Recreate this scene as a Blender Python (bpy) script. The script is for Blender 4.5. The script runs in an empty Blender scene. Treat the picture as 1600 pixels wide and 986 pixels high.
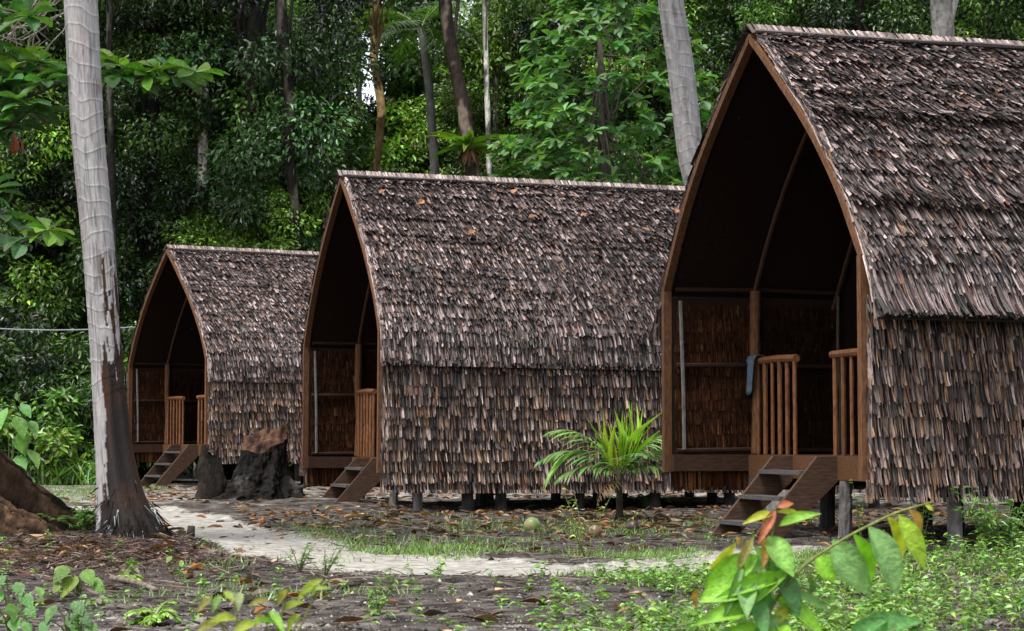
import bpy, math, numpy as np
from mathutils import Vector

# ------------------------------------------------------------------ camera, sky, sun, exposure
SC = bpy.context.scene
COL = SC.collection
F = 3280.0                      # focal length in pixels of the 1600 px wide photograph
CAMZ = 0.89
PITCH = math.atan(195.0 / F)
cam_d = bpy.data.cameras.new("camera")
cam = bpy.data.objects.new("camera", cam_d)
COL.objects.link(cam)
cam.location = (0, 0, CAMZ)
cam.rotation_euler = (math.pi / 2 + PITCH, 0, 0)
cam_d.sensor_width = 36.0
cam_d.lens = 36.0 * F / 1600.0
cam_d.clip_start = 0.1
cam_d.clip_end = 3000
cam_d.dof.use_dof = True
cam_d.dof.focus_distance = 20.0
cam_d.dof.aperture_fstop = 11.0
SC.camera = cam

SUN_EL, SUN_AZ = math.radians(66), math.radians(222)   # azimuth clockwise from +Y: behind the camera, to the left
W = bpy.data.worlds.new("World")
SC.world = W
W.use_nodes = True
wn = W.node_tree.nodes
wl = W.node_tree.links
bg = wn["Background"]
sky = wn.new("ShaderNodeTexSky")
sky.sky_type = 'NISHITA'
sky.sun_disc = False
sky.sun_elevation = SUN_EL
sky.sun_rotation = SUN_AZ
sky.air_density = 1.0
sky.dust_density = 2.0
sky.ozone_density = 1.0
hs = wn.new("ShaderNodeHueSaturation")     # overcast: the cloud layer greys the sky
hs.inputs["Saturation"].default_value = 0.3
wl.new(sky.outputs[0], hs.inputs["Color"])
wl.new(hs.outputs[0], bg.inputs["Color"])
bg.inputs["Strength"].default_value = 0.095
sd = bpy.data.lights.new("sun", 'SUN')
sd.energy = 1.5
sd.angle = math.radians(24)
sd.color = (1.0, 0.97, 0.92)
sun = bpy.data.objects.new("sun", sd)
COL.objects.link(sun)
sdir = Vector((math.sin(SUN_AZ) * math.cos(SUN_EL), math.cos(SUN_AZ) * math.cos(SUN_EL), math.sin(SUN_EL)))
sun.rotation_euler = sdir.to_track_quat('Z', 'Y').to_euler()
sun.location = (0, -5, 20)
SC.view_settings.view_transform = 'Standard'
SC.view_settings.look = 'None'
SC.view_settings.exposure = 1.95
SC.view_settings.gamma = 1.0
SC.render.engine = 'CYCLES'
SC.cycles.max_bounces = 6
SC.cycles.diffuse_bounces = 2
SC.cycles.glossy_bounces = 2
SC.cycles.transmission_bounces = 3

A = np.array
PI = math.pi


def at(px, py, Y):
    """photo pixel -> point on that line of sight at ground distance Y"""
    u, v = (px - 800.0) / F, (493.0 - py) / F
    dy = math.cos(PITCH) - v * math.sin(PITCH)
    dz = math.sin(PITCH) + v * math.cos(PITCH)
    k = Y / dy
    return A([u * k, Y, CAMZ + dz * k])


def gat(px, py):
    """photo pixel below the horizon -> point on the flat ground"""
    u, v = (px - 800.0) / F, (493.0 - py) / F
    dy = math.cos(PITCH) - v * math.sin(PITCH)
    dz = math.sin(PITCH) + v * math.cos(PITCH)
    k = -CAMZ / dz
    return A([u * k, dy * k, 0.0])


# ------------------------------------------------------------------ noise, mesh building
def vnoise(p, seed=0):
    p = np.asarray(p, float)
    i = np.floor(p).astype(np.int64)
    f = p - i
    u = f * f * (3 - 2 * f)

    def h(a, b, c):
        n = (a * 374761393 + b * 668265263 + c * 1440662683 + seed * 1274126177) & 0xffffffff
        n = ((n ^ (n >> 13)) * 1274126177) & 0xffffffff
        return ((n ^ (n >> 16)) & 0xffff) / 65535.0
    r = 0
    for dx in (0, 1):
        for dy in (0, 1):
            for dz in (0, 1):
                w = (u[:, 0] if dx else 1 - u[:, 0]) * (u[:, 1] if dy else 1 - u[:, 1]) * (u[:, 2] if dz else 1 - u[:, 2])
                r = r + w * h(i[:, 0] + dx, i[:, 1] + dy, i[:, 2] + dz)
    return r


def fbm(p, seed=0, o=3):
    r, a, t = 0, 1.0, 0
    p = np.asarray(p, float)
    for k in range(o):
        r = r + a * vnoise(p * 2 ** k, seed + k)
        t += a
        a *= .5
    return r / t


def nrm(v):
    v = np.asarray(v, float)
    return v / np.maximum(np.linalg.norm(v, axis=-1, keepdims=True), 1e-9)


def sstep(a, b, x):
    t = np.clip((x - a) / (b - a), 0, 1)
    return t * t * (3 - 2 * t)


class MB:
    def __init__(self):
        self.V, self.C, self.L, self.K, self.n = [], [], [], [], 0

    def add(self, v, faces, col):
        v = np.asarray(v, float).reshape(-1, 3)
        col = np.broadcast_to(np.asarray(col, float), (len(v), 3))
        self.V.append(v)
        self.C.append(col)
        for f in faces:
            self.L.append(np.asarray(f, np.int64) + self.n)
            self.K.append(A([len(f)]))
        self.n += len(v)

    def add_arr(self, v, fa, col):
        v = np.asarray(v, float).reshape(-1, 3)
        self.V.append(v)
        self.C.append(np.broadcast_to(np.asarray(col, float), (len(v), 3)))
        fa = np.asarray(fa, np.int64)
        self.L.append(fa.ravel() + self.n)
        self.K.append(np.full(len(fa), fa.shape[1]))
        self.n += len(v)

    def inst(self, tpl, pos, X, Y, Z, col, ccol=None):
        tv, tf = tpl
        tv = np.asarray(tv, float)
        N, k = len(pos), len(tv)
        if N == 0:
            return
        v = pos[:, None, :] + tv[None, :, 0, None] * X[:, None, :] + tv[None, :, 1, None] * Y[:, None, :] + tv[None, :, 2, None] * Z[:, None, :]
        self.V.append(v.reshape(-1, 3))
        if ccol is None:
            c = np.repeat(np.asarray(col, float), k, axis=0)
        else:                                   # per template vertex blend from col to ccol
            w = np.asarray(ccol[1])[None, :, None]
            c = (np.asarray(col)[:, None, :] * (1 - w) + np.asarray(ccol[0])[:, None, :] * w).reshape(-1, 3)
        self.C.append(c)
        off = (np.arange(N) * k)[:, None, None] + self.n
        for sz in sorted({len(f) for f in tf}):
            fs = A([f for f in tf if len(f) == sz])
            self.L.append((off + fs[None]).ravel())
            self.K.append(np.full(N * len(fs), sz))
        self.n += N * k

    def box(self, c, size, R=None, col=(.5, .5, .5)):
        s = A(size) / 2.0
        v = A([[x, y, z] for x in (-1, 1) for y in (-1, 1) for z in (-1, 1)]) * s
        if R is not None:
            v = v @ np.asarray(R).T
        self.add(v + A(c), [(0, 1, 3, 2), (4, 6, 7, 5), (0, 4, 5, 1), (2, 3, 7, 6), (0, 2, 6, 4), (1, 5, 7, 3)], col)

    def beam(self, p0, p1, w, h, up=(0, 0, 1), col=(.5, .5, .5)):
        p0, p1 = A(p0, float), A(p1, float)
        y = nrm(p1 - p0)
        x = nrm(np.cross(y, up))
        z = np.cross(x, y)
        self.box((p0 + p1) / 2, (w, np.linalg.norm(p1 - p0), h), np.stack([x, y, z], 1), col)

    def tube(self, pts, r, n=8, col=(.5, .5, .5), rn=0.0, rs=6.0, seed=0, cap=True, fn=None):
        """tapered tube along pts; fn(ring index, angles, points) -> colours or None"""
        P = A(pts, float)
        k = len(P)
        r = np.broadcast_to(A(r, float), (k,))
        T = nrm(np.gradient(P, axis=0))
        a = A([1., 0, 0]) if abs(T[0][0]) < .8 else A([0, 1., 0])
        x = nrm(np.cross(T[0], np.cross(a, T[0])))
        th = np.arange(n) * 2 * PI / n
        V = []
        for i in range(k):
            x = nrm(x - T[i] * np.dot(x, T[i]))
            y = np.cross(T[i], x)
            V.append(P[i] + r[i] * (np.cos(th)[:, None] * x + np.sin(th)[:, None] * y))
        V = A(V)
        if rn:
            q = V.reshape(-1, 3)
            d = (fbm(q * rs, seed) - .5) * 2 * rn
            c = np.repeat(P, n, axis=0)
            q = c + (q - c) * (1 + d)[:, None]
            V = q.reshape(k, n, 3)
        i, j = np.meshgrid(np.arange(k - 1), np.arange(n), indexing='ij')
        i, j = i.ravel(), j.ravel()
        j2 = (j + 1) % n
        fa = np.stack([i * n + j, i * n + j2, (i + 1) * n + j2, (i + 1) * n + j], 1)
        c = col if fn is None else fn(V.reshape(-1, 3))
        base = self.n
        self.add_arr(V.reshape(-1, 3), fa, c)
        if cap:
            self.L.append(np.arange(n)[::-1] + base)
            self.K.append(A([n]))
            self.L.append(np.arange(n) + base + (k - 1) * n)
            self.K.append(A([n]))

    def grid(self, Vg, col):
        a, b = Vg.shape[:2]
        i, j = np.meshgrid(np.arange(a - 1), np.arange(b - 1), indexing='ij')
        i, j = i.ravel(), j.ravel()
        self.add_arr(Vg.reshape(-1, 3), np.stack([i * b + j, (i + 1) * b + j, (i + 1) * b + j + 1, i * b + j + 1], 1), col)

    def mesh(self, name, mat, smooth=False):
        V = np.concatenate(self.V)
        C = np.concatenate(self.C)
        L = np.concatenate(self.L).astype(np.int32)
        K = np.concatenate(self.K).astype(np.int32)
        me = bpy.data.meshes.new(name)
        me.vertices.add(len(V))
        me.vertices.foreach_set('co', V.astype(np.float32).ravel())
        me.loops.add(len(L))
        me.loops.foreach_set('vertex_index', L)
        me.polygons.add(len(K))
        me.polygons.foreach_set('loop_start', np.concatenate([[0], np.cumsum(K)[:-1]]).astype(np.int32))
        at_ = me.attributes.new('col', 'FLOAT_COLOR', 'POINT')
        at_.data.foreach_set('color', np.concatenate([C, np.ones((len(C), 1))], 1).astype(np.float32).ravel())
        me.polygons.foreach_set('use_smooth', np.full(len(K), smooth))
        me.update(calc_edges=True)
        me.materials.append(mat)
        return me

    def build(self, name, mat, parent=None, smooth=False):
        o = bpy.data.objects.new(name, self.mesh(name, mat, smooth))
        COL.objects.link(o)
        o.parent = parent
        return o


def tag(o, label=None, cat=None, group=None, kind=None):
    for k, v in (('label', label), ('category', cat), ('group', group), ('kind', kind)):
        if v:
            o[k] = v
    return o


def empty(name, loc, rz=0.0):
    o = bpy.data.objects.new(name, None)
    COL.objects.link(o)
    o.location = tuple(float(c) for c in loc)
    o.rotation_euler = (0, 0, rz)
    o.empty_display_size = .3
    return o


def copy_tree(o, parent=None):
    c = o.copy()
    COL.objects.link(c)
    c.parent = parent
    for ch in list(o.children):
        copy_tree(ch, c)
    return c


# ------------------------------------------------------------------ materials
def mat_col(name, rough=.8, spec=.3, transl=0.0, nscale=20, namt=.35, stretch=(1, 1, 1), bump=0.0, bscale=60):
    """surface colour comes from each piece's own colour, varied by a noise in object space"""
    m = bpy.data.materials.new(name)
    m.use_nodes = True
    N, Lk = m.node_tree.nodes, m.node_tree.links
    p = N["Principled BSDF"]
    p.inputs["Roughness"].default_value = rough
    p.inputs["Specular IOR Level"].default_value = spec
    a = N.new("ShaderNodeAttribute")
    a.attribute_name = 'col'
    tc = N.new("ShaderNodeTexCoord")
    mp = N.new("ShaderNodeMapping")
    mp.inputs["Scale"].default_value = stretch
    Lk.new(tc.outputs["Object"], mp.inputs[0])
    no = N.new("ShaderNodeTexNoise")
    no.inputs["Scale"].default_value = nscale
    no.inputs["Detail"].default_value = 5
    Lk.new(mp.outputs[0], no.inputs["Vector"])
    mr = N.new("ShaderNodeMapRange")
    mr.inputs["From Min"].default_value = .25
    mr.inputs["From Max"].default_value = .75
    mr.inputs["To Min"].default_value = 1 - namt
    mr.inputs["To Max"].default_value = 1 + namt
    Lk.new(no.outputs[0], mr.inputs[0])
    mx = N.new("ShaderNodeVectorMath")
    mx.operation = 'SCALE'
    Lk.new(a.outputs["Color"], mx.inputs[0])
    Lk.new(mr.outputs[0], mx.inputs["Scale"])
    Lk.new(mx.outputs[0], p.inputs["Base Color"])
    if bump:
        b = N.new("ShaderNodeBump")
        b.inputs["Strength"].default_value = bump
        b.inputs["Distance"].default_value = .02
        n2 = N.new("ShaderNodeTexNoise")
        n2.inputs["Scale"].default_value = bscale
        n2.inputs["Detail"].default_value = 6
        Lk.new(mp.outputs[0], n2.inputs["Vector"])
        Lk.new(n2.outputs[0], b.inputs["Height"])
        Lk.new(b.outputs[0], p.inputs["Normal"])
    if transl:
        t = N.new("ShaderNodeBsdfTranslucent")
        v2 = N.new("ShaderNodeVectorMath")
        v2.operation = 'MULTIPLY'
        v2.inputs[1].default_value = (1.5, 1.9, .5)
        Lk.new(mx.outputs[0], v2.inputs[0])
        Lk.new(v2.outputs[0], t.inputs["Color"])
        ms = N.new("ShaderNodeMixShader")
        ms.inputs[0].default_value = transl
        Lk.new(p.outputs[0], ms.inputs[1])
        Lk.new(t.outputs[0], ms.inputs[2])
        Lk.new(ms.outputs[0], N["Material Output"].inputs[0])
    return m


M_LEAF = mat_col("leaf", .40, .5, .2, 6, .25)
M_GLOSSLEAF = mat_col("glossy_leaf", .40, .3, .3, 38, .4, (1, 1, 1), .35, 90)
M_DRYLEAF = mat_col("dry_leaf", .7, .3, .1, 30, .35)
M_THATCH = mat_col("thatch", .58, .4, 0, 12, .5, (6, 6, 1), .0)
M_LINING = mat_col("woven_lining", .85, .06, 0, 40, .4, (1, 1, 1))
M_WOOD = mat_col("wood", .7, .15, 0, 14, .45, (3, 3, 1), .35, 40)
M_BOARD = mat_col("weathered_board", .75, .15, 0, 10, .5, (1, 6, 6), .35, 40)
M_BARK = mat_col("bark", .9, .1, 0, 14, .6, (1, 1, .5), 1.0, 30)
M_PALMBARK = mat_col("palm_bark", .85, .2, 0, 26, .22, (2, 2, .25), .5, 60)
M_CLOTH = mat_col("cloth", .9, .1, 0, 30, .3, (1, 1, 1), .3, 150)
M_FRUIT = mat_col("fruit", .4, .45, 0, 20, .2)
M_CABLE = mat_col("cable", .5, .4, 0, 20, .1)


def ground_material():
    m = bpy.data.materials.new("soil_and_sand")
    m.use_nodes = True
    N, Lk = m.node_tree.nodes, m.node_tree.links
    p = N["Principled BSDF"]
    p.inputs["Roughness"].default_value = .95
    p.inputs["Specular IOR Level"].default_value = .15
    tc = N.new("ShaderNodeTexCoord")

    def noise(s, d=6):
        n = N.new("ShaderNodeTexNoise")
        n.inputs["Scale"].default_value = s
        n.inputs["Detail"].default_value = d
        Lk.new(tc.outputs["Object"], n.inputs["Vector"])
        return n

    def ramp(src, stops):
        r = N.new("ShaderNodeValToRGB")
        e = r.color_ramp.elements
        while len(e) < len(stops):
            e.new(.5)
        for el, (q, c) in zip(e, stops):
            el.position = q
            el.color = (*c, 1)
        Lk.new(src, r.inputs[0])
        return r

    def mix(f, a, b):
        x = N.new("ShaderNodeMix")
        x.data_type = 'RGBA'
        Lk.new(f, x.inputs["Factor"])
        Lk.new(a, x.inputs["A"])
        Lk.new(b, x.inputs["B"])
        return x.outputs["Result"]
    soil = ramp(noise(5, 8).outputs[0], [(.32, (.011, .008, .0065)), (.48, (.038, .030, .026)), (.66, (.10, .087, .077))])
    rust = ramp(noise(40, 4).outputs[0], [(.35, (.014, .007, .006)), (.65, (.062, .03, .023))])
    sand = ramp(noise(9, 8).outputs[0], [(.3, (.12, .108, .095)), (.5, (.255, .238, .21)), (.72, (.36, .34, .305))])
    at_s = N.new("ShaderNodeAttribute")
    at_s.attribute_name = 'sand'
    at_r = N.new("ShaderNodeAttribute")
    at_r.attribute_name = 'rust'
    vo = N.new("ShaderNodeTexVoronoi")
    vo.inputs["Scale"].default_value = 55
    Lk.new(tc.outputs["Object"], vo.inputs["Vector"])
    sp = ramp(vo.outputs["Distance"], [(.1, (1, 1, 1)), (.24, (0, 0, 0))])
    sel = ramp(vo.outputs["Color"], [(.62, (0, 0, 0)), (.66, (1, 1, 1))])
    mm = N.new("ShaderNodeMath")
    mm.operation = 'MULTIPLY'
    Lk.new(sp.outputs[0], mm.inputs[0])
    Lk.new(sel.outputs[0], mm.inputs[1])
    grain = ramp(noise(130, 2).outputs[0], [(.3, (.34, .33, .31)), (.7, (.2, .19, .18))])
    c = mix(at_r.outputs["Fac"], soil.outputs[0], rust.outputs[0])
    c = mix(mm.outputs[0], c, grain.outputs[0])
    # ragged sand edge: mask + noise
    ad = N.new("ShaderNodeMath")
    ad.operation = 'ADD'
    Lk.new(at_s.outputs["Fac"], ad.inputs[0])
    nn = N.new("ShaderNodeMath")
    nn.operation = 'MULTIPLY_ADD'
    nn.inputs[1].default_value = 1.7
    nn.inputs[2].default_value = -.85
    Lk.new(noise(3.5, 8).outputs[0], nn.inputs[0])
    Lk.new(nn.outputs[0], ad.inputs[1])
    e = ramp(ad.outputs[0], [(.32, (0, 0, 0)), (.66, (1, 1, 1))])
    c = mix(e.outputs[0], c, sand.outputs[0])
    Lk.new(c, p.inputs["Base Color"])
    b = N.new("ShaderNodeBump")
    b.inputs["Strength"].default_value = .8
    b.inputs["Distance"].default_value = .03
    Lk.new(noise(34, 9).outputs[0], b.inputs["Height"])
    Lk.new(b.outputs[0], p.inputs["Normal"])
    return m


M_GROUND = ground_material()

# ------------------------------------------------------------------ ground and path
PATH_PTS = [gat(x, y)[:2] for x, y in ((150, 790), (262, 806), (345, 832), (470, 858), (640, 880), (800, 893), (960, 893), (1085, 880))]
PATH_PTS += [A([2.3, 17.6])]
PATH_W = [.6, .62, .62, .72, .85, .75, .7, .55, .35]


def path_mask(x, y):
    P = A(PATH_PTS)
    best = np.full(x.shape, 9.0)
    for (a, b, wa, wb) in zip(P[:-1], P[1:], PATH_W[:-1], PATH_W[1:]):
        d = b - a
        t = np.clip(((x - a[0]) * d[0] + (y - a[1]) * d[1]) / (d @ d), 0, 1)
        dist = np.hypot(x - a[0] - t * d[0], y - a[1] - t * d[1]) / (wa + (wb - wa) * t)
        best = np.minimum(best, dist)
    return best


def gh(x, y):
    x, y = np.atleast_1d(A(x, float)), np.atleast_1d(A(y, float))
    q = np.stack([x, y, 0 * x], 1)
    near = sstep(60, 30, y) * sstep(1.5, 4, y)
    h = ((fbm(q * .45, 3) - .5) * .12 + (fbm(q * 2.3, 9) - .5) * .05 + (fbm(q * 9, 12, 2) - .5) * .022) * near
    m = path_mask(x, y)
    h = h * (1 - .6 * sstep(1.1, .6, m)) - .03 * sstep(1.2, .7, m)
    # earth heaped round the palm, the stump and the buttress roots
    for (cx, cy, r, a) in ((-3.25, 18.0, 1.0, .09), (-3.4, 28.6, 1.3, .12), (-4.6, 18.7, 1.6, .02)):
        h = h + a * np.exp(-((x - cx) ** 2 + (y - cy) ** 2) / (r * r))
    return h


def axis(lo, hi, step, far):
    a = list(np.arange(lo, hi, step))
    s, v = step, hi
    while v < far:
        a.append(v)
        s *= 1.35
        v += s
    s, v = step, lo
    out = []
    while v > -far:
        s *= 1.35
        v -= s
        out.append(v)
    return A(out[::-1] + a + [far])


gx = axis(-9, 9, .07, 700)
gy = axis(5, 34, .07, 700)
GX, GY = np.meshgrid(gx, gy, indexing='ij')
GZ = gh(GX.ravel(), GY.ravel()).reshape(GX.shape)
pm = path_mask(GX.ravel(), GY.ravel())
pm = pm + (fbm(np.stack([GX.ravel(), GY.ravel(), 0 * pm], 1) * 1.6, 31) - .5) * .55
sandv = sstep(1.5, .55, pm)
# pale sandy ground in the clearing behind and between the huts
sandv = np.maximum(sandv, .42 * sstep(26, 31, GY.ravel()) * sstep(60, 48, GY.ravel()))
sandv = np.maximum(sandv, .3 * sstep(13, 10, GY.ravel()))
rustv = np.exp(-(((GX.ravel() + 3.5) / 2.0) ** 2 + ((GY.ravel() - 16.2) / 2.0) ** 2)) * 1.1
gmb = MB()
gmb.grid(np.stack([GX, GY, GZ], 2), (.1, .1, .1))


def add_attr(me, n, v):
    a = me.attributes.new(n, 'FLOAT', 'POINT')
    a.data.foreach_set('value', np.asarray(v, np.float32))


ground = gmb.build("ground", M_GROUND, smooth=True)
add_attr(ground.data, 'sand', sandv)
add_attr(ground.data, 'rust', np.clip(rustv, 0, 1))
tag(ground, kind='structure')
# the path: the sandy cells lie as a sheet a few millimetres above the ground
a_, b_ = GX.shape
ii, jj = np.meshgrid(np.arange(a_ - 1), np.arange(b_ - 1), indexing='ij')
fa = np.stack([ii * b_ + jj, (ii + 1) * b_ + jj, (ii + 1) * b_ + jj + 1, ii * b_ + jj + 1], 2).reshape(-1, 4)
keep = (pm[fa] < 1.1).all(1)
fk = fa[keep]
used, inv = np.unique(fk, return_inverse=True)
pb = MB()
pv = np.stack([GX.ravel(), GY.ravel(), GZ.ravel() + .005], 1)[used]
pb.add_arr(pv, inv.reshape(-1, 4), (.4, .4, .4))
path = pb.build("sand_path", M_GROUND, smooth=True)
add_attr(path.data, 'sand', sandv[used])
add_attr(path.data, 'rust', 0 * sandv[used])
tag(path, kind='structure')


def gz(x, y):
    return float(gh([x], [y])[0])


# ------------------------------------------------------------------ leaf templates (x across, y along, z up)
T_DIA = ([(0, 0, 0), (-.5, .45, .08), (.5, .45, .08), (0, 1, -.08)], [(0, 3, 1), (0, 2, 3)])


def leaf_tpl(ws, fold=.18, droop=.25):
    """ws: half widths along the blade; folded on the midrib, bending down to the tip"""
    k = len(ws)
    v, f = [], []
    for i, w in enumerate(ws):
        y = i / (k - 1)
        z = -droop * y * y
        v += [(-w, y, z + fold * w), (0, y, z), (w, y, z + fold * w)]
    for i in range(k - 1):
        b = i * 3
        f += [(b, b + 1, b + 4, b + 3), (b + 1, b + 2, b + 5, b + 4)]
    return v, f


T_LEAF6 = ([(0, 0, 0), (-.45, .3, .07), (.45, .3, .07), (-.38, .7, .03), (.38, .7, .03), (0, 1, -.12)], [(0, 2, 4, 5), (0, 5, 3, 1)])
T_OVATE = leaf_tpl([.02, .34, .5, .44, .24, .02])
T_OBOV = leaf_tpl([.03, .16, .32, .48, .46, .12], .2, .2)
T_LANCE = leaf_tpl([.02, .4, .5, .4, .15, .01], .25, .45)
T_BIG = leaf_tpl([.02, .22, .38, .47, .5, .48, .42, .32, .18, .01], .35, .3)
T_HEART = leaf_tpl([.12, .46, .5, .42, .26, .02], .1, .25)
T_BLADE = ([(-.5, 0, 0), (.5, 0, 0), (-.4, .5, 0), (.4, .5, 0), (0, 1, 0)], [(0, 1, 3, 2), (2, 3, 4)])
T_LEAFLET = ([(-.35, 0, 0), (.35, 0, 0), (-.5, .35, -.03), (.5, .35, -.03), (-.35, .7, -.16), (.35, .7, -.16), (0, 1, -.36)],
             [(0, 1, 3, 2), (2, 3, 5, 4), (4, 5, 6)])


def frames(d, up=None, roll=0.0, rng=None):
    d = nrm(d)
    u = np.broadcast_to(A([0, 0, 1.0]) if up is None else up, d.shape)
    if rng is not None and roll:
        u = u + rng.normal(0, roll, d.shape)
    X = nrm(np.cross(d, u))
    return X, d, np.cross(X, d)


def put_leaves(mb, tpl, pos, d, ln, wd, col, rng, roll=.35, up=None):
    X, Y, Z = frames(d, up, roll, rng)
    ln, wd = np.broadcast_to(ln, len(pos)), np.broadcast_to(wd, len(pos))
    mb.inst(tpl, pos, X * wd[:, None], Y * ln[:, None], Z * ln[:, None], col)


def jit(col, n, rng, s=.25, hue=.12):
    c = np.broadcast_to(np.asarray(col, float), (n, 3)) * np.exp(rng.normal(0, s, (n, 1)))
    return np.clip(c * np.exp(rng.normal(0, hue, (n, 3)) * A([1.2, .5, 1.0])), 0, .9)


def ball(n, rng):
    v = nrm(rng.normal(0, 1, (n, 3)))
    return v * rng.random((n, 1)) ** (1 / 3)


# ------------------------------------------------------------------ huts
CT = A([(.004, .0026, .002), (.018, .0095, .007), (.06, .040, .032), (.138, .101, .095), (.27, .212, .195), (.165, .097, .055), (.08, .03, .014)])


def thatch_cols(n, rng, probs, patch=None):
    if isinstance(probs, str):
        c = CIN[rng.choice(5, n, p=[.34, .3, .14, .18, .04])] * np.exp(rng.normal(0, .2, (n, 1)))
        return c if patch is None else c * patch[:, None]
    p = A(probs) / sum(probs)
    c = CT[rng.choice(len(CT), n, p=p)] * np.exp(rng.normal(0, .22, (n, 1)))
    if patch is not None:
        c = c * patch[:, None]
    return c


P_ROOF = [.25, .24, .15, .19, .12, .02, .05]
P_WALL = [.2, .23, .16, .14, .10, .14, .06]
P_IN = 'inner'
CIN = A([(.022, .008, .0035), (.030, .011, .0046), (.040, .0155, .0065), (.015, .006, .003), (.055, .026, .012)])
R_PTS = [(0, 4.53), (.35, 4.287), (.63, 4.05), (1.09, 3.65), (1.46, 3.285), (1.82, 2.865), (2.05, 2.53), (2.2, 2.28)]
L_PTS = [(0, 4.53), (.33, 4.31), (.60, 4.095), (1.04, 3.72), (1.41, 3.36), (1.77, 2.93), (2.02, 2.57), (2.2, 2.28)]


class Curve:
    def __init__(self, pts):
        P = A(pts, float)
        k = len(P)
        t = np.arange(k)
        tt = np.linspace(0, k - 1, 160)
        # Catmull-Rom through the points
        Q = np.vstack([2 * P[0] - P[1], P, 2 * P[-1] - P[-2]])
        out = []
        for x in tt:
            i = min(int(x), k - 2)
            f = x - i
            p0, p1, p2, p3 = Q[i:i + 4]
            out.append(.5 * (2 * p1 + (p2 - p0) * f + (2 * p0 - 5 * p1 + 4 * p2 - p3) * f * f + (3 * p1 - p0 - 3 * p2 + p3) * f ** 3))
        self.P = A(out)
        self.u = np.concatenate([[0], np.cumsum(np.linalg.norm(np.diff(self.P, axis=0), axis=1))])
        T = nrm(np.gradient(self.P, axis=0))
        self.N = np.stack([-T[:, 1], T[:, 0]], 1)      # outward: +t, +z
        self.len = self.u[-1]

    def __call__(self, u, lift=0.0):
        t, z = np.interp(u, self.u, self.P[:, 0]), np.interp(u, self.u, self.P[:, 1])
        n0, n1 = np.interp(u, self.u, self.N[:, 0]), np.interp(u, self.u, self.N[:, 1])
        return t + n0 * lift, z + n1 * lift


def thatch(mb, cv, side, tips, s0, s1, wd, ln, lift, rng, probs, sgn=1.0, patchseed=0, jitter=.03, gain=1.0):
    """courses of leaf strips hanging along curve cv; sgn -1 lays them on the inner face"""
    for k, ut in enumerate(tips):
        n = int((s1 - s0) / (wd * .86))
        s = np.sort(rng.uniform(s0, s1, n)) if n else A([])
        s = np.linspace(s0, s1, n) + rng.normal(0, wd * .35, n)
        wave = (vnoise(np.stack([s * 1.1, np.full(n, k * 1.7), np.full(n, patchseed)], 1), 5) - .5) * .07
        extra = .015 * (vnoise(np.stack([s * .7, np.full(n, k * .9), np.full(n, patchseed + 3.)], 1), 8) > .66)
        tip = ut + wave + rng.normal(0, jitter, n) + rng.exponential(jitter * .4, n)
        root = np.maximum(tip - ln * rng.uniform(.8, 1.2, n), .0)
        w = wd * rng.lognormal(0, .36, n)
        l1 = (lift * rng.uniform(.55, 1.5, n) + extra) * sgn
        tw = rng.normal(0, .6, n) * w * .5
        sk = rng.normal(.0, .008, n)
        V = np.zeros((n, 6, 3))
        for r, (fr, lf) in enumerate(((0, .1), (.6, .48), (1, 1.0))):
            u = root + (tip - root) * fr
            for e in (-1, 1):
                l = l1 * lf + tw * e * fr + .004 * sgn
                if r == 2:
                    l = l + rng.normal(.0, .006, n)
                t, z = cv(u + (rng.normal(0, .008, n) if r == 2 else 0), l)
                V[:, r * 2 + (e > 0), 0] = s + e * w * .5 * (1.0 if r < 2 else .8) + sk * fr
                V[:, r * 2 + (e > 0), 1] = t * side
                V[:, r * 2 + (e > 0), 2] = z
        pt = .72 + .56 * vnoise(np.stack([s * 1.3, np.full(n, ut * 1.6), np.full(n, patchseed + .5)], 1), 21)
        c = np.repeat(thatch_cols(n, rng, probs, pt * gain * (rng.uniform(.8, 1.15))), 6, axis=0) * (A([.98, .95, .98]) if probs is P_ROOF else A([1.03, .96, .87]) if probs is P_WALL else 1.0)
        off = (np.arange(n) * 6)[:, None]
        fa = np.concatenate([off + A([[0, 1, 3, 2]]), off + A([[2, 3, 5, 4]])])
        mb.add_arr(V.reshape(-1, 3), fa, c)


def sheet(mb, cv, side, s0, s1, u0, u1, lift, col, ns=2, nu=40):
    u = np.linspace(u0, u1, nu)
    t, z = cv(u, lift)
    G = np.zeros((nu, ns, 3))
    for j, s in enumerate(np.linspace(s0, s1, ns)):
        G[:, j] = np.stack([np.full(nu, s), t * side, z], 1)
    mb.grid(G, col)


WOODC = A([.105, .047, .021])
DARKW = A([.035, .017, .010])
GREYW = A([.085, .078, .075])


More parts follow.
